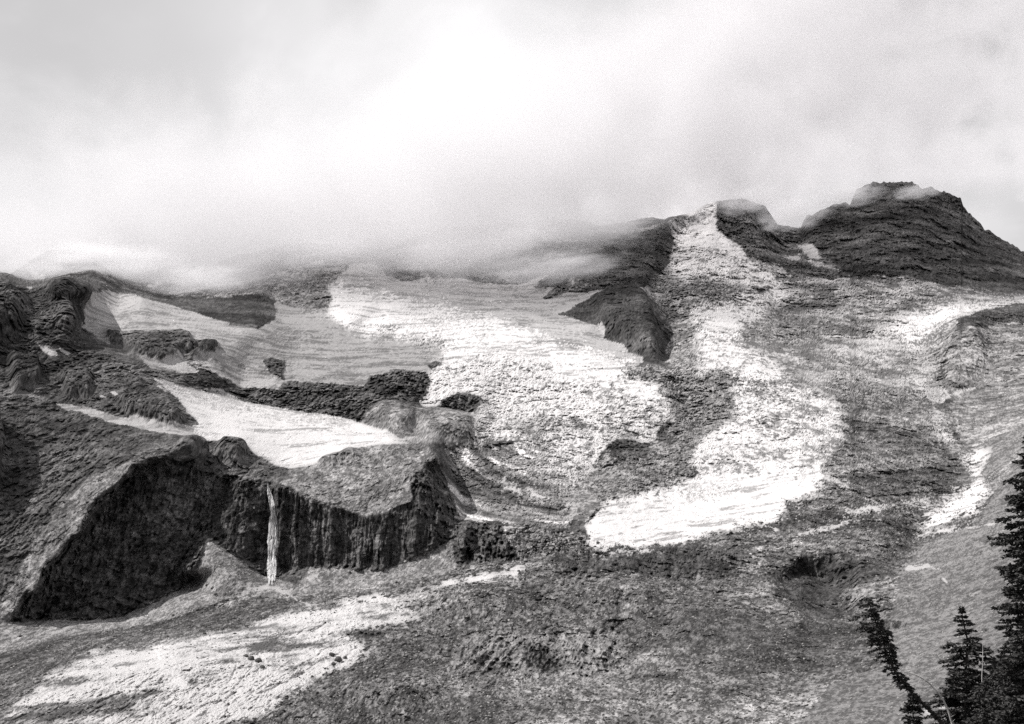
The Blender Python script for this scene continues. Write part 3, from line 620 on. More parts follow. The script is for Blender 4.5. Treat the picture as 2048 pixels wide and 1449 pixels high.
# flow streaks: stretched along the ice layers
tilt = 0.10
zb = Z - tilt * X + 7 * fbm(PQ, [160, 80, 40], 0.8, seed=29.0)
band = fbm(np.stack([X * 0.11, Y * 0.03, zb], -1), [8, 4, 2, 1.0], 0.25, cut=cut * 0.4, seed=17.0, cap=DD * 0.0022)
lowband = fbm(np.stack([X * 0.12, Y * 0.04, Z - 0.10 * X + 2 * base_f], -1), [9, 4.5, 2.2, 1.1], 0.35, cut=cut * 0.4, seed=19.0)
gr = 1.1 * np.tanh(1.6 * gr); pat = 0.5 * pat + 0.7 * np.tanh(2.2 * pat)
fleck = fbm(np.stack([X, 0.2 * Y, 0.4 * Z], -1), [5, 2.5, 1.2], 0.2, cut=cut * 0.5, seed=77.0, cap=DD * 0.003)
sweep2 = fbm(np.stack([X * 0.14, Y * 0.03, Z - 0.16 * X + 1.2 * base_f], -1), [5, 2.5, 1.3, 0.7], 0.3, cut=cut * 0.4, seed=79.0, cap=DD * 0.003)
A = np.full(DD.shape, 0.07)
def setA(k, val): A[K == k] = np.broadcast_to(val, K.shape)[K == k]
setA(ROCK, 0.098 * np.exp(0.25 * pat + 0.35 * gr + 0.25 * CELLR + 0.18 * strata))
setA(DROCK, 0.066 * np.exp(0.15 * pat + 0.30 * gr + 0.25 * strata))
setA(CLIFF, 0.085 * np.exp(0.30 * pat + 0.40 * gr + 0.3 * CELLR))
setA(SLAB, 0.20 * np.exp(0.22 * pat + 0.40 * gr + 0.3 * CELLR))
setA(DEBRIS, 0.165 * np.exp(0.16 * pat + 0.55 * gr + 0.3 * CELLR + 0.32 * sweep))
setA(WALL, 0.24 * np.exp(0.2 * pat + 0.3 * gr) - 0.14 * sstep(0.2, 1.0, -fins))  # slots between the fins darkened: shade put into the colour
setA(DWALL, 0.075 * np.exp(0.3 * pat + 0.4 * gr))
setA(GREY, 0.165 * np.exp(0.10 * pat + 0.38 * gr))
setA(DDEB, 0.108 * np.exp(0.22 * pat + 0.50 * gr + 0.3 * CELLR + 0.25 * sweep))
setA(TALUS, 0.215 * np.exp(0.12 * pat + 0.42 * gr + 0.25 * CELLR))
snw = soft(is_(SNOW, ICE, FIRN_AND_SHADE), 5)
setA(SNOW, (0.70 - 0.36 * sstep(0.5, 2.0, np.where(UU > 1100, sweep2, band) + 0.4 * gr)) * (0.62 + 0.38 * sstep(0.3, 0.85, snw)))
setA(FIRN_AND_SHADE, 0.46 - 0.22 * sstep(-0.3, 1.7, band + 0.35 * pat + 0.4 * gr))
setA(STREAK, 0.36 - 0.19 * sstep(-0.6, 1.5, band + 0.35 * pat + 0.4 * gr))
ice_up = 0.66 - 0.44 * sstep(0.3, 1.9, 0.85 * pat + 0.6 * fleck + 0.35 * gr + 0.3 * crack)  # crack term darkens the ice: crevasse shade put into its colour
ice_low = 0.64 - 0.52 * sstep(-0.1, 1.9, 1.0 * lowband + 0.35 * pat + 0.4 * gr)
icd = soft(is_(SNOW, ICE, FIRN_AND_SHADE), 6)
setA(ICE, (ice_up * (1 - low) + ice_low * low) * (0.55 + 0.45 * sstep(0.3, 0.85, icd)))
dirty_r = 0.28 - 0.15 * sstep(-0.8, 1.0, pat + 0.7 * gr) + 0.22 * sstep(0.7, 2.0, -pat - 0.7 * gr)
dirty_l = 0.22 * np.exp(0.5 * flowA + 0.3 * gr) + 0.18 * sstep(1.0, 2.2, flowA + 0.5 * gr)
setA(DIRTY, np.where(DD < 1400, dirty_l, dirty_r))
setA(DARKICE, 0.145 * np.exp(0.3 * pat + 0.45 * gr) + 0.20 * sstep(1.2, 2.2, gr - pat))
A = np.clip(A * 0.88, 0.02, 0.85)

# ---- pieces of the setting
OBJ = [
 ('rocky_slope', None, 'dark rocky mountainside breaking through the ice'),
 ('left_ridge', [(-220,500),(0,540),(60,565),(140,550),(188,575),(165,655),(221,690),(300,740),(345,786),(376,821),(410,883),(480,880),(560,935),(540,975),(330,908),(250,950),(110,1120),(15,1245),(-220,1290)], 'dark rocky ridge with small snow patches above the shadowed cove'),
 ('waterfall_cliff', [(15,1245),(110,1120),(250,950),(330,908),(540,975),(560,935),(640,915),(755,885),(860,892),(915,1010),(905,1085),(870,1098),(770,1142),(620,1134),(540,1157),(480,1112),(412,1075),(385,1168),(240,1238)], 'steep dark cliff with fluted face and rounded lit top'),
 ('talus_slope', [(-220,1335),(-220,1290),(15,1245),(240,1238),(385,1168),(412,1075),(480,1112),(540,1157),(620,1134),(770,1142),(870,1098),(905,1085),(935,1130),(760,1172),(620,1192),(480,1198),(300,1252),(0,1310)], 'pale gravel talus fans at the foot of the cliff'),
 ('snow_apron', [(307,755),(352,769),(483,800),(552,814),(676,831),(717,844),(821,889),(755,887),(640,915),(560,935),(480,880),(410,883),(376,821),(345,786)], 'smooth bright snow apron above the waterfall cliff'),
 ('plateau_glacier', [(186,583),(283,593),(345,610),(476,652),(517,659),(548,638),(552,603),(652,624),(700,648),(783,679),(897,699),(855,730),(866,748),(738,751),(728,775),(559,776),(480,772),(355,748),(286,721),(221,690),(165,655)], 'grey streaked glacier plateau with dark outcrops'),
 ('upper_snowfield', [(648,572),(703,527),(762,523),(793,558),(886,556),(1038,568),(1110,541),(1210,580),(1117,627),(1179,648),(1238,689),(1286,720),(1242,741),(1083,720),(972,710),(886,730),(897,699),(783,679),(669,641),(652,624),(660,599)], 'broad white snowfield below the clouded ridge'),
 ('icefall', [(848,741),(886,730),(972,710),(1083,720),(1238,741),(1300,768),(1342,799),(1346,833),(1313,887),(1254,879),(1200,905),(1186,947),(1173,950),(1131,909),(1048,882),(945,896),(950,826),(962,793),(920,786),(870,820),(841,803),(862,768)], 'bright broken icefall with crevassed seracs'),
 ('dirty_glacier_apron', [(870,905),(945,896),(1048,882),(1131,909),(1173,950),(1140,985),(1135,1060),(930,1045),(908,1000)], 'dark streaked ice apron under the icefall'),
 ('ice_tongue', [(1300,748),(1409,737),(1492,741),(1576,757),(1659,791),(1693,886),(1651,907),(1642,957),(1680,965),(1630,998),(1572,1023),(1534,1049),(1367,1082),(1200,1107),(1165,1055),(1225,1003),(1346,973),(1396,945),(1380,895),(1434,862),(1467,820),(1450,783)], 'bright white ice tongue curving down the valley'),
 ('right_glacier', [(1283,582),(1342,528),(1335,420),(1434,380),(1434,461),(1509,519),(1567,549),(1743,553),(1885,567),(1981,586),(2270,590),(2270,607),(1993,615),(1918,636),(1885,757),(1930,782),(1868,808),(1743,812),(1576,757),(1409,737),(1328,722),(1338,674),(1334,632)], 'wide crevassed glacier below the dark summit rock'),
 ('rock_cleaver', [(1110,541),(1200,480),(1340,440),(1342,528),(1283,582),(1334,632),(1338,674),(1325,724),(1286,720),(1238,689),(1179,648),(1117,627),(1210,580)], 'dark wedge of rock splitting two glaciers'),
 ('summit_rock', [(1434,380),(1700,340),(2270,340),(2270,590),(1981,586),(1885,567),(1743,553),(1567,549),(1509,519),(1434,461)], 'dark craggy summit rock under the clouds'),
 ('right_moraine', [(1890,780),(1885,757),(1918,636),(1993,615),(2270,560),(2270,1700),(1560,1700),(1600,1449),(1760,1330),(1780,1240),(1850,1085),(1960,1045),(1990,990),(1925,880)], 'grey gravel moraine slope beside the conifers'),
 ('lower_glacier', [(-220,1335),(0,1310),(300,1252),(480,1198),(760,1172),(935,1130),(1110,1105),(1200,1107),(1367,1082),(1534,1049),(1630,998),(1720,1010),(1880,1005),(1960,1000),(1990,990),(1960,1045),(1850,1085),(1780,1240),(1760,1330),(1600,1449),(1560,1700),(-220,1700)], 'debris covered lower glacier with bright bare ice'),
]
cu = (UU[:-1, :-1] + UU[1:, 1:]) / 2 + 0.5 * wu[:-1, :-1]; cv = (VV[:-1, :-1] + VV[1:, 1:]) / 2 + 0.35 * wv[:-1, :-1]
FID = np.zeros(cu.shape, int)
for i, (nm, poly, lab) in enumerate(OBJ):
    if poly: FID[inpoly(cu, cv, poly)] = i

# ------------------------------------------------------------------ materials
def new_mat(name):
    m = bpy.data.materials.new(name); m.use_nodes = True
    n = m.node_tree; n.nodes.clear(); return m, n
def ground_material():
    m, n = new_mat('mountain_ground')
    def A_(t, **kw):
        x = n.nodes.new(t)
        for k, v in kw.items(): setattr(x, k, v)
        return x
    at = A_('ShaderNodeAttribute', attribute_name='reflectance')
    tc = A_('ShaderNodeTexCoord')
    no = A_('ShaderNodeTexNoise'); no.inputs['Scale'].default_value = 1.1; no.inputs['Detail'].default_value = 7; no.inputs['Roughness'].default_value = 0.85
    n.links.new(tc.outputs['Object'], no.inputs['Vector'])
    mr = A_('ShaderNodeMapRange'); mr.inputs[1].default_value = 0.36; mr.inputs[2].default_value = 0.64; mr.inputs[3].default_value = 0.4; mr.inputs[4].default_value = 1.6
    n.links.new(no.outputs[0], mr.inputs[0])
    # bright snow varies less than rubble
    mr2 = A_('ShaderNodeMapRange'); mr2.inputs[1].default_value = 0.15; mr2.inputs[2].default_value = 0.5; mr2.inputs[3].default_value = 1.0; mr2.inputs[4].default_value = 0.25
    n.links.new(at.outputs['Fac'], mr2.inputs[0])
    mix = A_('ShaderNodeMix', data_type='FLOAT'); mix.inputs[2].default_value = 1.0
    n.links.new(mr2.outputs[0], mix.inputs[0]); n.links.new(mr.outputs[0], mix.inputs[3])
    mu = A_('ShaderNodeMath', operation='MULTIPLY'); n.links.new(at.outputs['Fac'], mu.inputs[0]); n.links.new(mix.outputs[0], mu.inputs[1])
    tn = A_('ShaderNodeVectorMath', operation='SCALE'); tn.inputs[0].default_value = (1.0, 0.975, 0.97)
    n.links.new(mu.outputs[0], tn.inputs['Scale'])
    bp = A_('ShaderNodeBump'); bp.inputs['Strength'].default_value = 0.8; bp.inputs['Distance'].default_value = 1.2
    n.links.new(no.outputs[0], bp.inputs['Height'])
    b = A_('ShaderNodeBsdfDiffuse'); b.inputs['Roughness'].default_value = 0.6
    n.links.new(tn.outputs[0], b.inputs['Color']); n.links.new(bp.outputs[0], b.inputs['Normal'])
    o = A_('ShaderNodeOutputMaterial'); n.links.new(b.outputs[0], o.inputs[0])
    return m
M_GROUND = ground_material()

# back of the skyline: the mountain falls away behind
SK = 6
back = []
for k in range(1, SK + 1):
    q = P2[-1].copy(); q[:, 1] += 90 * k ** 1.4; q[:, 2] -= 60 * k ** 1.6; back.append(q)
PF = np.concatenate([P2, np.stack(back)], 0)
AF = np.concatenate([A, np.repeat(A[-1:], SK, 0)], 0)
FIDF = np.concatenate([FID, np.repeat(FID[-1:], SK, 0)], 0)
ROWS = PF.shape[0]
vid = np.arange(ROWS * NU).reshape(ROWS, NU)
quads = np.stack([vid[:-1, :-1], vid[:-1, 1:], vid[1:, 1:], vid[1:, :-1]], -1)
PFl, AFl = PF.reshape(-1, 3), AF.reshape(-1)
def mesh_from(name, verts, faces, mat, attr=None, normals=None):
    me = bpy.data.meshes.new(name)
    faces = np.asarray(faces); k = faces.shape[1]
    me.vertices.add(len(verts)); me.vertices.foreach_set('co', np.asarray(verts, np.float32).ravel())
    me.loops.add(faces.size); me.loops.foreach_set('vertex_index', faces.ravel().astype(np.int32))
    me.polygons.add(len(faces)); me.polygons.foreach_set('loop_start', (np.arange(len(faces)) * k).astype(np.int32))
    me.polygons.foreach_set('use_smooth', np.ones(len(faces), bool))
    me.update(calc_edges=True)
    if attr is not None:
        a = me.attributes.new('reflectance', 'FLOAT', 'POINT'); a.data.foreach_set('value', np.asarray(attr, np.float32))
    if normals is not None: me.normals_split_custom_set_from_vertices(normals)
    me.materials.append(mat)
    return me
def link(name, me, parent=None, **props):
    o = bpy.data.objects.new(name, me); COL.objects.link(o)
    if parent: o.parent = parent
    for k, v in props.items(): o[k] = v
    return o
for i, (nm, poly, lab) in enumerate(OBJ):
    q = quads[FIDF == i]
    if not len(q): continue
    used, invx = np.unique(q.ravel(), return_inverse=True)
    me = mesh_from(nm, PFl[used], invx.reshape(-1, 4), M_GROUND, AFl[used])
    me.polygons.foreach_set('use_smooth', np.zeros(len(me.polygons), bool))
    link(nm, me, kind='structure', label=lab)

# ------------------------------------------------------------------ near hillside the conifers stand on
gx, gy = np.meshgrid(np.linspace(-60, 75, 70), np.concatenate([np.linspace(-15, 90, 50), np.linspace(97, 420, 30)]))
XL = np.interp(gy, [-15, 90, 420], [1.0, 1.4, 3.2])
gx2 = gx * XL
fz = np.interp(gy, [-15, 0, 20, 60, 100, 200, 330, 420], [-1.7, -1.7, -3.2, -6.0, -11.0, -24.0, -44.0, -58.0]) - 0.03 * np.abs(gx2)
gp = np.stack([gx2, gy, fz], -1)
fz = fz + 0.35 * fbm(gp, [16, 8, 4, 2], 0.8, seed=5.5) * np.clip(gy / 20 + 0.4, 0.2, 1)
gp[..., 2] = fz
ids = np.arange(gx.size).reshape(gx.shape)
gq = np.stack([ids[:-1, :-1], ids[:-1, 1:], ids[1:, 1:], ids[1:, :-1]], -1).reshape(-1, 4)
ga = 0.10 * np.exp(0.3 * fbm(gp, [3, 1.5], 0.5, seed=9.0))
link('near_hillside', mesh_from('near_hillside', gp.reshape(-1, 3), gq, M_GROUND, ga.ravel()), kind='structure', label='near hillside that drops away below the conifers')
def hill_z(x, y):
    i = np.argmin((gp[..., 0] - x) ** 2 + (gp[..., 1] - y) ** 2); return float(gp.reshape(-1, 3)[i, 2])

# ------------------------------------------------------------------ waterfall
def simple_mat(name, color, rough=0.8, noise=None, transmission=0.0):
    m, n = new_mat(name)
    b = n.nodes.new('ShaderNodeBsdfPrincipled'); b.inputs['Roughness'].default_value = rough
    b.inputs['Specular IOR Level'].default_value = 0.2
    o = n.nodes.new('ShaderNodeOutputMaterial'); n.links.new(b.outputs[0], o.inputs[0])
    if noise:
        sc_, lo, hi, vec = noise
        tc = n.nodes.new('ShaderNodeTexCoord'); mp = n.nodes.new('ShaderNodeMapping'); mp.inputs['Scale'].default_value = vec
        no = n.nodes.new('ShaderNodeTexNoise'); no.inputs['Scale'].default_value = sc_; no.inputs['Detail'].default_value = 5; no.inputs['Roughness'].default_value = 0.65
        mr = n.nodes.new('ShaderNodeMapRange'); mr.inputs[1].default_value = 0.3; mr.inputs[2].default_value = 0.7; mr.inputs[3].default_value = lo; mr.inputs[4].default_value = hi
        ve = n.nodes.new('ShaderNodeVectorMath'); ve.operation = 'SCALE'; ve.inputs[0].default_value = color
        n.links.new(tc.outputs['Object'], mp.inputs[0]); n.links.new(mp.outputs[0], no.inputs['Vector']); n.links.new(no.outputs[0], mr.inputs[0])
        n.links.new(mr.outputs[0], ve.inputs['Scale']); n.links.new(ve.outputs[0], b.inputs['Base Color'])
        bp = n.nodes.new('ShaderNodeBump'); bp.inputs['Strength'].default_value = 0.6; n.links.new(no.outputs[0], bp.inputs['Height']); n.links.new(bp.outputs[0], b.inputs['Normal'])
    else: b.inputs['Base Color'].default_value = (*color, 1)
    return m
def water_material():
    m, n = new_mat('falling_water')
    def A_(t): return n.nodes.new(t)
    tc = A_('ShaderNodeTexCoord'); mp = A_('ShaderNodeMapping'); mp.inputs['Scale'].default_value = (1.0, 0.3, 0.09)
    no = A_('ShaderNodeTexNoise'); no.inputs['Scale'].default_value = 1.5; no.inputs['Detail'].default_value = 5; no.inputs['Roughness'].default_value = 0.7
    n.links.new(tc.outputs['Object'], mp.inputs[0]); n.links.new(mp.outputs[0], no.inputs['Vector'])
    mr = A_('ShaderNodeMapRange'); mr.inputs[1].default_value = 0.44; mr.inputs[2].default_value = 0.62; mr.inputs[3].default_value = 0.0; mr.inputs[4].default_value = 0.85
    n.links.new(no.outputs[0], mr.inputs[0])
    tr = A_('ShaderNodeBsdfTransparent'); df = A_('ShaderNodeBsdfDiffuse'); df.inputs[0].default_value = (0.62, 0.615, 0.615, 1)
    mx = A_('ShaderNodeMixShader'); n.links.new(mr.outputs[0], mx.inputs[0]); n.links.new(tr.outputs[0], mx.inputs[1]); n.links.new(df.outputs[0], mx.inputs[2])
    o = A_('ShaderNodeOutputMaterial'); n.links.new(mx.outputs[0], o.inputs[0]); return m
M_WATER = water_material()
def depth_of(p):  # depth along the axis and photo pixel of world points
    D = p[..., 1] * CP + p[..., 2] * SP
    return D, 1024 + FPX * p[..., 0] / D, 724.5 - FPX * (p[..., 2] * CP - p[..., 1] * SP) / D
PD, PU, PV = depth_of(P2)
def surf_depth(u, v, r=8):
    m = (np.abs(PU - u) < r) & (np.abs(PV - v) < r * 0.8)
    return float(PD[m].min()) if m.any() else float(1 / sample(inv, np.array(u), np.array(v)))
path = [(534,966,1.6),(536,975,2.4),(541,992,3),(545,1012,4),(547,1030,6.5),(548,1044,9.5),(547,1070,9),(546,1088,8),(544,1115,9),(541,1140,11),(540,1158,12),(539,1170,12.5)]
dsf = [surf_depth(u, v) - 0.6 for u, v, w in path]
for k in range(len(dsf) - 2, -1, -1): dsf[k] = max(dsf[k], dsf[k + 1] - 0.3)   # it falls free in front of the face
dsf = [min(d, surf_depth(u, v) + 2) for d, (u, v, w) in zip(dsf, path)]
NS_, NA = 70, 7
tt = np.linspace(0, len(path) - 1, NS_)
pu = np.interp(tt, range(len(path)), [p[0] for p in path]); pv = np.interp(tt, range(len(path)), [p[1] for p in path]); pw = np.interp(tt, range(len(path)), [p[2] for p in path])
pd = np.interp(tt, range(len(path)), dsf)
def strip(a, b): return np.stack([a[:-1], a[1:], b[1:], b[:-1]], -1)
fall_v, fall_f, fall_n = [], [], 0
for k in range(9):                                   # strands of water that part and join
    o_ = (-0.85, -0.6, -0.35, -0.15, 0.05, 0.25, 0.45, 0.65, 0.85)[k]
    i0 = int((0, 6, 3, 1, 0, 2, 4, 8, 12)[k]); i1 = int((50, 64, 57, 70, 61, 70, 58, 52, 66)[k])
    e_ = np.stack([tt * 1.3, tt * 0, tt * 0 + 5.0 * k], -1)
    cu_ = pu + pw * o_ + 1.1 * fbm(e_, [3, 1.5, 0.7], 0.6, seed=3.0 + k)
    hw = np.clip(pw * 0.21 * (1 + 0.7 * fbm(e_, [2, 1, 0.5], 0.4, seed=60.0 + k)), 0.25, 3)
    hw = hw * np.clip(np.minimum(np.arange(NS_) - i0, i1 - np.arange(NS_)) / 7.0, 0.15, 1)
    a_ = np.linspace(-1, 1, NA)
    U_ = (cu_[:, None] + hw[:, None] * a_[None, :])[i0:i1]; V_ = np.repeat(pv[:, None], NA, 1)[i0:i1]
    D_ = (pd[:, None] + 0.9 * a_[None, :] ** 2 - 0.35 + 0.5 * (k % 3) - 0.3 * fbm(e_, [2, 1], 0.5, seed=9.0)[:, None])[i0:i1]
    fr_ = P3(U_, V_, D_); bk_ = fr_.copy(); bk_[..., 1] += 0.7 + (1 - a_[None, :] ** 2)
    n_ = i1 - i0; idf = np.arange(n_ * NA).reshape(n_, NA); idb = idf + n_ * NA
    q_ = np.concatenate([np.stack([idf[:-1, :-1], idf[1:, :-1], idf[1:, 1:], idf[:-1, 1:]], -1).reshape(-1, 4), np.stack([idb[:-1, :-1], idb[:-1, 1:], idb[1:, 1:], idb[1:, :-1]], -1).reshape(-1, 4),
        strip(idf[:, 0], idb[:, 0]), strip(idf[:, -1], idb[:, -1]), strip(idf[0], idb[0]), strip(idf[-1], idb[-1])])
    fall_v += [fr_.reshape(-1, 3), bk_.reshape(-1, 3)]; fall_f.append(q_ + fall_n); fall_n += 2 * n_ * NA
link('waterfall', mesh_from('waterfall', np.concatenate(fall_v), np.concatenate(fall_f), M_WATER), kind='structure', label='thin white waterfall plunging down the dark fluted cliff')

# ------------------------------------------------------------------ boulders and rubble
import bmesh
bm = bmesh.new(); bmesh.ops.create_icosphere(bm, subdivisions=2, radius=1.0)
ICO_V = np.array([v.co[:] for v in bm.verts]); ICO_F = np.array([[v.index for v in f.verts] for f in bm.faces]); bm.free()
bm = bmesh.new(); bmesh.ops.create_icosphere(bm, subdivisions=1, radius=1.0)
IC1_V = np.array([v.co[:] for v in bm.verts]); IC1_F = np.array([[v.index for v in f.verts] for f in bm.faces]); bm.free()
def rock_shape(V, seed, r):
    rg = np.random.default_rng(seed); v = V.copy()
    for _ in range(9):                                   # cut flat facets
        d = rg.normal(size=3); d /= np.linalg.norm(d); c = 0.55 + 0.35 * rg.random()
        k = v @ d - c; v -= np.where(k > 0, k, 0)[:, None] * d
    v *= 1 + 0.06 * (rg.random((len(v), 1)) - 0.5)
    return v * r * np.array([1.0, 0.75 + 0.4 * rg.random(), 0.6 + 0.3 * rg.random()])
M_BOULDER = simple_mat('boulder_rock', (0.055, 0.053, 0.052), 0.95, (1.6, 0.5, 1.6, (1, 1, 1)))
M_PALE = simple_mat('pale_boulder_rock', (0.23, 0.225, 0.22), 0.95, (1.6, 0.7, 1.3, (1, 1, 1)))
def at_ground(u, v):
    m = (PU - u) ** 2 + (PV - v) ** 2
    m = np.where(PD < 1.0 / float(sample(inv, np.array(float(u)), np.array(float(v)))) * 1.15, m, 1e9)
    i = np.unravel_index(np.argmin(m), m.shape); return P2[i], PD[i]
BSHAPES = []
for k in range(6):
    BSHAPES.append([mesh_from('boulder', rock_shape(ICO_V, 100 + k, 1.0), ICO_F, mt) for mt in (M_BOULDER, M_PALE)])
BOULDERS = [  # photo pixel, size in pixels across, pale or dark, label
 (492,1314,11,0,'ice_near'),(503,1320,16,0,'ice_near'),(517,1324,16,0,'ice_near'),(525,1337,11,0,'ice_near'),
 (664,1312,14,0,'ice_edge'),(676,1322,18,0,'ice_edge'),(668,1330,12,0,'ice_edge'),(690,1318,11,0,'ice_edge'),
 (1018,1243,10,1,'pale'),(1058,1246,11,1,'pale'),(970,1246,8,1,'pale'),(1110,1200,9,1,'pale'),(1345,1190,8,1,'pale'),(860,1425,9,1,'pale'),(1170,1445,9,1,'pale'),(1390,1405,8,1,'pale'),(1250,1220,8,1,'pale'),(930,1190,8,1,'pale'),
 (285,1215,17,0,'talus'),(260,1222,12,0,'talus'),(348,1232,9,0,'talus'),(395,1222,9,0,'talus'),(425,1178,9,0,'talus'),(415,1172,8,0,'talus'),(432,1190,8,0,'talus'),(700,1146,8,0,'talus'),(40,1275,9,0,'talus'),
]
BL = {'ice_near': ('dark angular boulder perched on the bright bare ice of the lower glacier', 'dark boulders on bare ice'),
      'ice_edge': ('dark boulder in the clump where bare ice meets debris', 'dark boulders at the ice edge'),
      'pale': ('pale block of rock lying on the dark debris covered glacier', 'pale blocks on the debris'),
      'talus': ('dark boulder resting on the pale talus below the cliff', 'boulders on the talus')}
for k, (u, v, px, pale, lk) in enumerate(BOULDERS):
    p, d = at_ground(u, v); r = px * d / FPX * 0.55
    o = link('boulder', BSHAPES[k % 6][pale], label=BL[lk][0], category='boulder', group=BL[lk][1])
    o.location = p + np.array([0, 0, 0.25 * r]); o.scale = (r, r, r); o.rotation_euler = (0.2 * random.random(), 0.2 * random.random(), 6.28 * random.random())
def rubble(name, kinds, n, px0, px1, mat, lab, vmin=0):
    ok = np.argwhere(np.isin(K, kinds) & (PV > vmin) & (PU > -20) & (PU < 2070) & (PV < 1470))
    sel = ok[RNG.integers(0, len(ok), n)]
    shp = [rock_shape(IC1_V, 300 + k, 1.0) for k in range(10)]
    Vs, Fs = [], []
    for k, (i, j) in enumerate(sel):
        r = (px0 + (px1 - px0) * RNG.random() ** 3) * PD[i, j] / FPX * 0.5
        a = RNG.random() * 6.28; c, s_ = math.cos(a), math.sin(a)
        q = shp[k % 10] * r; q = np.stack([q[:, 0] * c - q[:, 1] * s_, q[:, 0] * s_ + q[:, 1] * c, q[:, 2]], -1)
        Vs.append(q + P2[i, j]); Fs.append(IC1_F + k * len(IC1_V))
    me = mesh_from(name, np.concatenate(Vs), np.concatenate(Fs), mat)
    me.polygons.foreach_set('use_smooth', np.zeros(len(me.polygons), bool))
    link(name, me, kind='stuff', label=lab)
rubble('debris_rubble', [DEBRIS, DARKICE, DDEB], 12500, 1.5, 11, M_BOULDER, 'dark rock rubble strewn over the lower glacier', 1000)
rubble('pale_rubble', [DEBRIS, TALUS, GREY, DDEB], 8000, 1.2, 8, M_PALE, 'pale stones scattered over talus and moraine', 1000)
rubble('ice_rubble', [ICE], 2200, 1.2, 6, M_BOULDER, 'small dark stones scattered over the bare ice', 1150)

# ------------------------------------------------------------------ conifers
M_BARK = simple_mat('conifer_bark', (0.045, 0.04, 0.038), 0.9, (14, 0.5, 1.5, (1, 1, 0.3)))
M_DEAD = simple_mat('bleached_wood', (0.42, 0.41, 0.40), 0.85, (20, 0.6, 1.2, (1, 1, 0.2)))
M_NEEDLE = simple_mat('conifer_needles', (0.040, 0.039, 0.038), 0.8, (6, 0.5, 1.7, (1, 1, 1)))
def tube(pts, rad, n=7):
    pts = np.asarray(pts, float); T = np.gradient(pts, axis=0); T /= np.linalg.norm(T, axis=1, keepdims=True) + 1e-9
    up = np.where(np.abs(T[:, 2:3]) > 0.9, np.array([[0, 1.0, 0]]), np.array([[0, 0, 1.0]]))
    A1 = np.cross(T, up); A1 /= np.linalg.norm(A1, axis=1, keepdims=True); A2 = np.cross(T, A1)
    an = np.linspace(0, 2 * math.pi, n, endpoint=False)
    V = pts[:, None, :] + np.asarray(rad)[:, None, None] * (np.cos(an)[None, :, None] * A1[:, None, :] + np.sin(an)[None, :, None] * A2[:, None, :])
    idx = np.arange(len(pts) * n).reshape(len(pts), n); nx = np.roll(idx, -1, 1)
    return V.reshape(-1, 3), np.stack([idx[:-1], nx[:-1], nx[1:], idx[1:]], -1).reshape(-1, 4)
class MB:
    def __init__(s): s.v = []; s.f = []; s.n = 0
    def add(s, v, f): s.v.append(np.asarray(v)); s.f.append(np.asarray(f) + s.n); s.n += len(v)
    def mesh(s, name, mat): return mesh_from(name, np.concatenate(s.v), np.concatenate(s.f), mat)
def spray(mb, line, rg, blade, width, spread, dens):
    """needle sprigs along a drooping branch"""
    line = np.asarray(line); seg = np.linalg.norm(np.diff(line, axis=0), axis=1); Ltot = seg.sum()
    n = max(6, int(Ltot * dens)); tt = rg.random(n) ** 0.75
    cum = np.concatenate([[0], np.cumsum(seg)]) / Ltot
    pos = np.stack([np.interp(tt, cum, line[:, k]) for k in range(3)], -1)
    d0 = (line[-1] - line[0]); d0 /= np.linalg.norm(d0) + 1e-9
    side = np.cross(d0, [0, 0, 1.0]); side /= np.linalg.norm(side) + 1e-9
    s_ = rg.choice([-1, 1], n)[:, None]
    off = (rg.random((n, 1)) ** 1.2) * spread * (1.05 - 0.75 * tt[:, None]) * min(1.0, Ltot)
    fwd = d0[None, :] * (0.5 + 0.5 * rg.random((n, 1)))
    dirs = fwd + s_ * side[None, :] * (0.4 + 0.8 * rg.random((n, 1))) + np.array([0, 0, 1.0]) * (rg.normal(size=(n, 1)) * 0.28 - 0.05)
    dirs /= np.linalg.norm(dirs, axis=1, keepdims=True)
    root = pos + s_ * side[None, :] * off + np.array([0, 0, -0.10]) * off / max(spread, 1e-3)
    ln = blade * (0.6 + 0.7 * rg.random((n, 1))); tip = root + dirs * ln
    w = np.cross(dirs, rg.normal(size=(n, 3))); w /= np.linalg.norm(w, axis=1, keepdims=True) + 1e-9; w *= width * (0.7 + 0.6 * rg.random((n, 1)))
    mid = root * 0.45 + tip * 0.55
    V = np.stack([root, mid + w, tip, mid - w], 1).reshape(-1, 3)
    mb.add(V, np.arange(n * 4).reshape(n, 4))
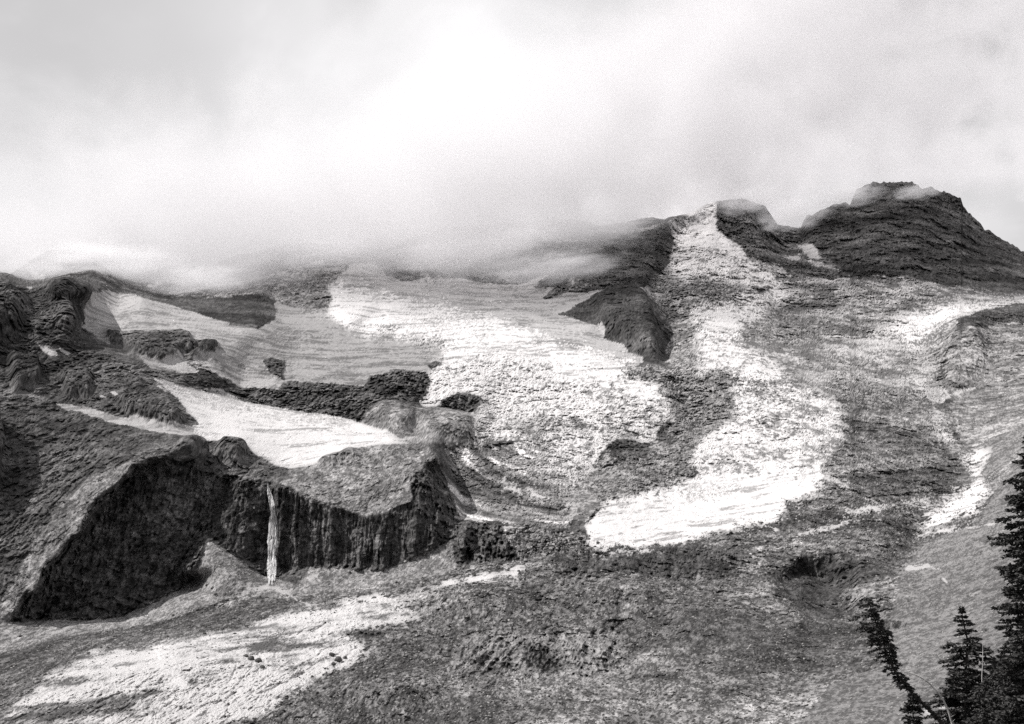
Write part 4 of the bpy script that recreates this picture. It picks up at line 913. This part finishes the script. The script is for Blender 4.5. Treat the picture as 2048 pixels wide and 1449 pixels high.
def conifer(trunk_px, D, prof, label, seed, rbase=0.11, lean=None, step=0.16, droop=0.25, bare=None, gap=0.0, dens=110, blade=0.12):
    """trunk_px: photo pixels from the tip down; prof: (distance below tip in m, branch length m, left/right factor)"""
    rg = np.random.default_rng(seed)
    tp = P3([p[0] for p in trunk_px], [p[1] for p in trunk_px], [D] * len(trunk_px))
    tp = tp + np.stack([0 * tp[:, 0], 0.25 * np.sin(np.linspace(0, 3, len(tp))), 0 * tp[:, 0]], -1)
    base = tp[-1].copy(); base[2] = hill_z(base[0], base[1]) - 0.3
    tp = np.vstack([tp, base])
    seg = np.linalg.norm(np.diff(tp, axis=0), axis=1); cum = np.concatenate([[0], np.cumsum(seg)]); H = cum[-1]
    ss = np.linspace(0, H, 40); line = np.stack([np.interp(ss, cum, tp[:, k]) for k in range(3)], -1)
    root = bpy.data.objects.new('conifer_tree', None); COL.objects.link(root); root.location = base
    root['label'] = label; root['category'] = 'tree'; root['group'] = 'conifers on the near hillside'
    off = base
    tv, tf = tube((line - off)[::-1], 0.012 + rbase * (ss[::-1] / H) ** 0.9, 8)
    link('trunk', mesh_from('trunk', tv, tf, M_BARK), root)
    wood = MB(); leaf = MB()
    s0 = 0.04
    axis_d = lambda s: (np.array([np.interp(min(H, s + 0.3), cum, tp[:, k]) for k in range(3)]) - np.array([np.interp(s, cum, tp[:, k]) for k in range(3)]))
    while s0 < H - 0.5:
        c = np.array([np.interp(s0, cum, tp[:, k]) for k in range(3)])
        Lb = np.interp(s0, [p[0] for p in prof], [p[1] for p in prof]); fl = np.interp(s0, [p[0] for p in prof], [p[2] for p in prof])
        nb = int(rg.integers(4, 7)); a0 = rg.random() * 6.28
        for b in range(nb):
            if rg.random() < gap: continue
            a = a0 + b * 6.28 / nb + rg.normal() * 0.25
            L_ = Lb * (0.35 + 0.8 * rg.random())
            dx = math.cos(a); L_ *= (1 + fl * (-dx)) if dx < 0 else (1 - 0.0 * fl) if fl >= 0 else 1
            if bare and bare[0] < s0 < bare[1] and rg.random() < 0.55: L_ *= 0.5
            d = np.array([dx, math.sin(a), 0.0]); ts = np.linspace(0, 1, 6)
            rise = (0.3 if s0 < 0.8 else 0.05) + 0.12 * rg.normal()
            br = c + d * (L_ * ts)[:, None] + np.array([0, 0, 1.0]) * (L_ * (rise * ts - (droop + rise * 0.6) * ts ** 2 + 0.14 * ts ** 4))[:, None]
            br = br + rg.normal(size=br.shape) * 0.02 * ts[:, None]
            v, f = tube(br - off, np.linspace(0.010 + 0.006 * L_, 0.003, 6), 4); wood.add(v, f)
            spray(leaf, br[1 if L_ > 0.6 else 0:] - off, rg, blade * (0.8 + 0.5 * rg.random()), 0.028, 0.40, dens)
            for q in range(3 + int(L_ * 8)):                      # side twigs
                i_ = int(rg.integers(1, 5)); sd_ = np.cross(d, [0, 0, 1.0]) * rg.choice([-1, 1]); l2 = L_ * 0.38 * (1.1 - i_ / 6) * (0.5 + rg.random())
                tw = br[i_] + (d * 0.7 + sd_ * 0.8 + np.array([0, 0, -0.15 + 0.2 * rg.normal()])) * (np.linspace(0, 1, 4) * l2)[:, None]
                spray(leaf, tw - off, rg, blade, 0.026, 0.12, dens)
        s0 += step * (0.7 + 0.6 * rg.random())
    # leader
    spray(leaf, np.stack([line[0] + np.array([0, 0, 0.15]), line[0], line[1]]) - off, rg, blade * 0.7, 0.016, 0.04, 120)
    link('limbs', wood.mesh('limbs', M_BARK), root, kind='stuff')
    link('crown', leaf.mesh('crown', M_NEEDLE), root, kind='stuff')
    return root
conifer([(1735,1196),(1748,1235),(1765,1268),(1773,1298),(1785,1326),(1798,1350),(1825,1384),(1856,1415),(1880,1440),(1930,1500)], 48,
        [(0,0.10,0.2),(0.4,0.42,0.6),(1.0,0.50,0.6),(1.6,0.52,0.3),(2.0,0.40,0.1),(2.4,0.38,0.0),(3.0,0.36,0),(3.6,0.20,0),(4.2,0.08,0),(9,0.05,0)],
        'leaning dark conifer with a bent trunk and sparse lower branches', 11, rbase=0.09, step=0.14, droop=0.5, gap=0.28, bare=(3.4, 9), dens=70, blade=0.10)
conifer([(1924,1216),(1926,1234),(1933,1258),(1939,1280),(1938,1310),(1935,1340),(1934,1400),(1934,1470)], 52,
        [(0,0.08,0),(0.5,0.26,0),(1.0,0.42,0),(1.4,0.85,0),(2.0,1.0,0),(3.0,1.3,0),(4.5,1.6,0),(8,1.8,0)],
        'dark conifer with a ragged spire standing between the leaning one and the tall one', 12, rbase=0.13, step=0.17, droop=0.3, gap=0.25)
conifer([(2070,840),(2069,1000),(2068,1150),(2068,1300),(2068,1470)], 40,
        [(0,0.15,0),(0.7,0.38,0),(2.0,0.75,0),(3.5,1.1,0),(4.6,1.25,0),(5.4,1.0,0),(6.2,0.8,0),(9,1.4,0),(12,1.5,0)],
        'tall dark conifer, highest of the group on the hillside', 13, rbase=0.2, step=0.17, droop=0.24, dens=100)
conifer([(2024,1285),(2022,1330),(2020,1400),(2020,1480)], 46,
        [(0,0.12,0),(0.5,0.5,0),(1.2,0.9,0),(2.5,1.2,0),(6,1.4,0)],
        'bushy young conifer at the foot of the tall one', 14, rbase=0.1, step=0.15, droop=0.2, dens=90)
conifer([(1828,1394),(1829,1420),(1830,1470)], 50,
        [(0,0.08,0),(0.4,0.28,0),(1.0,0.42,0),(3,0.6,0)],
        'smallest conifer, growing under the leaning trunk', 15, rbase=0.06, step=0.13, droop=0.2)
conifer([(2046,1296),(2045,1340),(2045,1400),(2045,1480)], 43,
        [(0,0.12,0),(0.5,0.5,0),(1.2,0.85,0),(2.5,1.1,0),(6,1.3,0)],
        'dense conifer tucked in under the boughs of the tall one', 16, rbase=0.1, step=0.16, droop=0.25, dens=90)
conifer([(1988,1342),(1987,1380),(1986,1420),(1986,1480)], 48,
        [(0,0.10,0),(0.4,0.4,0),(1.0,0.7,0),(2.5,1.0,0),(6,1.2,0)],
        'low conifer filling the gap between the ragged one and the bushy young one', 17, rbase=0.08, step=0.15, droop=0.25, dens=90)
# bleached dead stem and bare pole
def snag(name, px, D, r0, r1, label, twigs, seed):
    rg = np.random.default_rng(seed)
    tp = P3([p[0] for p in px], [p[1] for p in px], [D] * len(px))
    base = tp[-1].copy(); base[2] = hill_z(base[0], base[1]) - 0.2
    tp = np.vstack([tp, base]); seg = np.linalg.norm(np.diff(tp, axis=0), axis=1); cum = np.concatenate([[0], np.cumsum(seg)])
    ss = np.linspace(0, cum[-1], 40); line = np.stack([np.interp(ss, cum, tp[:, k]) for k in range(3)], -1) + rg.normal(size=(40, 3)) * 0.008
    root = bpy.data.objects.new(name, None); COL.objects.link(root); root.location = base; root['label'] = label; root['category'] = 'dead tree'
    v, f = tube(line - base, np.linspace(r0, r1, 40), 7); link('trunk', mesh_from('trunk', v, f, M_DEAD), root)
    for _ in range(twigs):
        i = int(rg.integers(2, 22)); d = rg.normal(size=3); d[2] = abs(d[2]) * 0.4; d /= np.linalg.norm(d); L_ = 0.1 + 0.2 * rg.random()
        q = line[i] - base + d * (np.linspace(0, 1, 4) * L_)[:, None]
        v, f = tube(q, np.linspace(0.009, 0.003, 4), 4); link('twig', mesh_from('twig', v, f, M_DEAD), root)
snag('dead_sapling', [(1818,1345),(1838,1353),(1857,1366),(1877,1386),(1893,1413),(1905,1450)], 46, 0.018, 0.05, 'thin bleached dead stem arching over beside the leaning conifer', 12, 21)
snag('dead_tree', [(1966,1286),(1965,1330),(1963,1400),(1963,1470)], 50, 0.012, 0.035, 'thin straight dead pole standing in the ragged conifer', 8, 22)

# ------------------------------------------------------------------ cloud bank that wraps the ridge
def box_mesh(name, lo, hi, mat):
    v = [(x, y, z) for x in (lo[0], hi[0]) for y in (lo[1], hi[1]) for z in (lo[2], hi[2])]
    f = [(0, 1, 3, 2), (4, 6, 7, 5), (0, 4, 5, 1), (2, 3, 7, 6), (0, 2, 6, 4), (1, 5, 7, 3)]
    me = bpy.data.meshes.new(name); me.from_pydata(v, [], f); me.update(); me.materials.append(mat); return me
def cloud_material():
    m, n = new_mat('cloud_mist')
    def A_(t, **kw):
        x = n.nodes.new(t)
        for k, v in kw.items(): setattr(x, k, v)
        return x
    K_ = n.links.new
    tc = A_('ShaderNodeTexCoord'); sx = A_('ShaderNodeSeparateXYZ'); K_(tc.outputs['Object'], sx.inputs[0])
    no = A_('ShaderNodeTexNoise'); no.inputs['Scale'].default_value = 0.0042; no.inputs['Detail'].default_value = 6; no.inputs['Roughness'].default_value = 0.64; no.inputs['Distortion'].default_value = 0.4
    K_(tc.outputs['Object'], no.inputs['Vector'])
    # height above the cloud base, which climbs to the right
    a = A_('ShaderNodeFloatCurve'); cv_ = a.mapping.curves[0]          # base height (km) over x (-2..2 km -> 0..1)
    xs_ = A_('ShaderNodeMapRange'); xs_.inputs[1].default_value = -2000; xs_.inputs[2].default_value = 2000; K_(sx.outputs['X'], xs_.inputs[0])
    CB = [(-2000, 480), (-1000, 610), (-400, 725), (0, 850), (230, 985), (420, 1130), (700, 1300), (1000, 1450), (2000, 1500)]
    while len(cv_.points) < len(CB): cv_.points.new(0.5, 0.5)
    for p_, (x_, z_) in zip(cv_.points, CB): p_.location = ((x_ + 2000) / 4000, z_ / 2000); p_.handle_type = 'AUTO_CLAMPED'
    a.mapping.update(); K_(xs_.outputs[0], a.inputs['Value'])
    a2 = A_('ShaderNodeMath', operation='MULTIPLY'); a2.inputs[1].default_value = -2000; K_(a.outputs[0], a2.inputs[0])
    b = A_('ShaderNodeMath', operation='ADD'); K_(a2.outputs[0], b.inputs[0]); K_(sx.outputs['Z'], b.inputs[1])
    c = A_('ShaderNodeMath', operation='MULTIPLY_ADD'); c.inputs[1].default_value = 900.0; c.inputs[2].default_value = -450.0
    K_(no.outputs[0], c.inputs[0])
    d = A_('ShaderNodeMath', operation='ADD'); K_(b.outputs[0], d.inputs[0]); K_(c.outputs[0], d.inputs[1])
    lo = A_('ShaderNodeMapRange'); lo.interpolation_type = 'SMOOTHSTEP'
    lo.inputs[1].default_value = -70; lo.inputs[2].default_value = 110; lo.inputs[3].default_value = 0; lo.inputs[4].default_value = 0.006
    K_(d.outputs[0], lo.inputs[0])
    hi = A_('ShaderNodeMapRange'); hi.interpolation_type = 'SMOOTHSTEP'
    hi.inputs[1].default_value = 70; hi.inputs[2].default_value = 330; hi.inputs[3].default_value = 1; hi.inputs[4].default_value = 0.0
    K_(d.outputs[0], hi.inputs[0])
    e = A_('ShaderNodeMath', operation='MULTIPLY'); K_(lo.outputs[0], e.inputs[0]); K_(hi.outputs[0], e.inputs[1])
    # soft front and back
    fr = A_('ShaderNodeMapRange'); fr.interpolation_type = 'SMOOTHSTEP'
    fr.inputs[1].default_value = 2150; fr.inputs[2].default_value = 2600; K_(sx.outputs['Y'], fr.inputs[0])
    f = A_('ShaderNodeMath', operation='MULTIPLY'); K_(e.outputs[0], f.inputs[0]); K_(fr.outputs[0], f.inputs[1])
    v = A_('ShaderNodeVolumePrincipled'); v.inputs['Color'].default_value = (0.82, 0.81, 0.82, 1); v.inputs['Anisotropy'].default_value = 0.2
    K_(f.outputs[0], v.inputs['Density'])
    o = A_('ShaderNodeOutputMaterial'); K_(v.outputs[0], o.inputs['Volume'])
    m.cycles.volume_step_rate = 0.25
    return m
cb = link('cloud_bank', box_mesh('cloud_bank', (-1800, 2150, 400), (1900, 4500, 1600), cloud_material()), kind='stuff', label='low cloud bank drifting over the ridge')
def wisp_material():
    m, n = new_mat('mist_wisp')
    def A_(t, **kw):
        x = n.nodes.new(t)
        for k, v in kw.items(): setattr(x, k, v)
        return x
    K_ = n.links.new
    tc = A_('ShaderNodeTexCoord'); ln = A_('ShaderNodeVectorMath', operation='LENGTH'); K_(tc.outputs['Object'], ln.inputs[0])
    no = A_('ShaderNodeTexNoise'); no.inputs['Scale'].default_value = 2.6; no.inputs['Detail'].default_value = 4; no.inputs['Roughness'].default_value = 0.6
    oi = A_('ShaderNodeObjectInfo'); mm = A_('ShaderNodeVectorMath', operation='ADD'); K_(tc.outputs['Object'], mm.inputs[0]); K_(oi.outputs['Location'], mm.inputs[1]); K_(mm.outputs[0], no.inputs['Vector'])
    a = A_('ShaderNodeMath', operation='MULTIPLY_ADD'); a.inputs[1].default_value = 2.4; a.inputs[2].default_value = -0.75; K_(no.outputs[0], a.inputs[0])
    b = A_('ShaderNodeMath', operation='SUBTRACT'); K_(a.outputs[0], b.inputs[0]); K_(ln.outputs['Value'], b.inputs[1])
    c = A_('ShaderNodeMapRange'); c.interpolation_type = 'SMOOTHSTEP'; c.inputs[1].default_value = -0.5; c.inputs[2].default_value = 0.5; c.inputs[3].default_value = 0; c.inputs[4].default_value = 0.018
    K_(b.outputs[0], c.inputs[0])
    e = A_('ShaderNodeMapRange'); e.interpolation_type = 'SMOOTHSTEP'; e.inputs[1].default_value = 0.55; e.inputs[2].default_value = 0.97; e.inputs[3].default_value = 1; e.inputs[4].default_value = 0; K_(ln.outputs['Value'], e.inputs[0])
    f = A_('ShaderNodeMath', operation='MULTIPLY'); K_(c.outputs[0], f.inputs[0]); K_(e.outputs[0], f.inputs[1])
    v = A_('ShaderNodeVolumePrincipled'); v.inputs['Color'].default_value = (0.985, 0.975, 0.985, 1); K_(f.outputs[0], v.inputs['Density'])
    o = A_('ShaderNodeOutputMaterial'); K_(v.outputs[0], o.inputs['Volume']); m.cycles.volume_step_rate = 0.6
    return m
M_WISP = wisp_material(); WISP = mesh_from('mist_wisp', ICO_V, ICO_F, M_WISP)
for k, (u, v, D, ru, rv) in enumerate([(1110,535,2750,190,30), (880,512,2800,150,32), (640,505,2750,140,28), (170,520,2300,230,30), (400,560,2400,150,22), (1585,428,3300,100,44), (1690,392,3650,110,26), (1500,400,3400,95,30), (1840,382,3750,80,14), (1000,480,3000,160,34), (740,480,2900,120,30), (300,535,2500,120,30)]):
    p = P3(u, v, D); o = link('mist_wisp', WISP, kind='stuff', label='thin wisp of mist trailing across the rocks', group='mist wisps')
    o.location = p; o.scale = (ru * D / FPX, 60 + ru * D / FPX * 0.45, rv * D / FPX); o.rotation_euler = (0, -0.12, 0)
SC.cycles.volume_bounces = 3
SC.cycles.max_bounces = 6
SC.cycles.diffuse_bounces = 2
SC.cycles.use_denoising = False
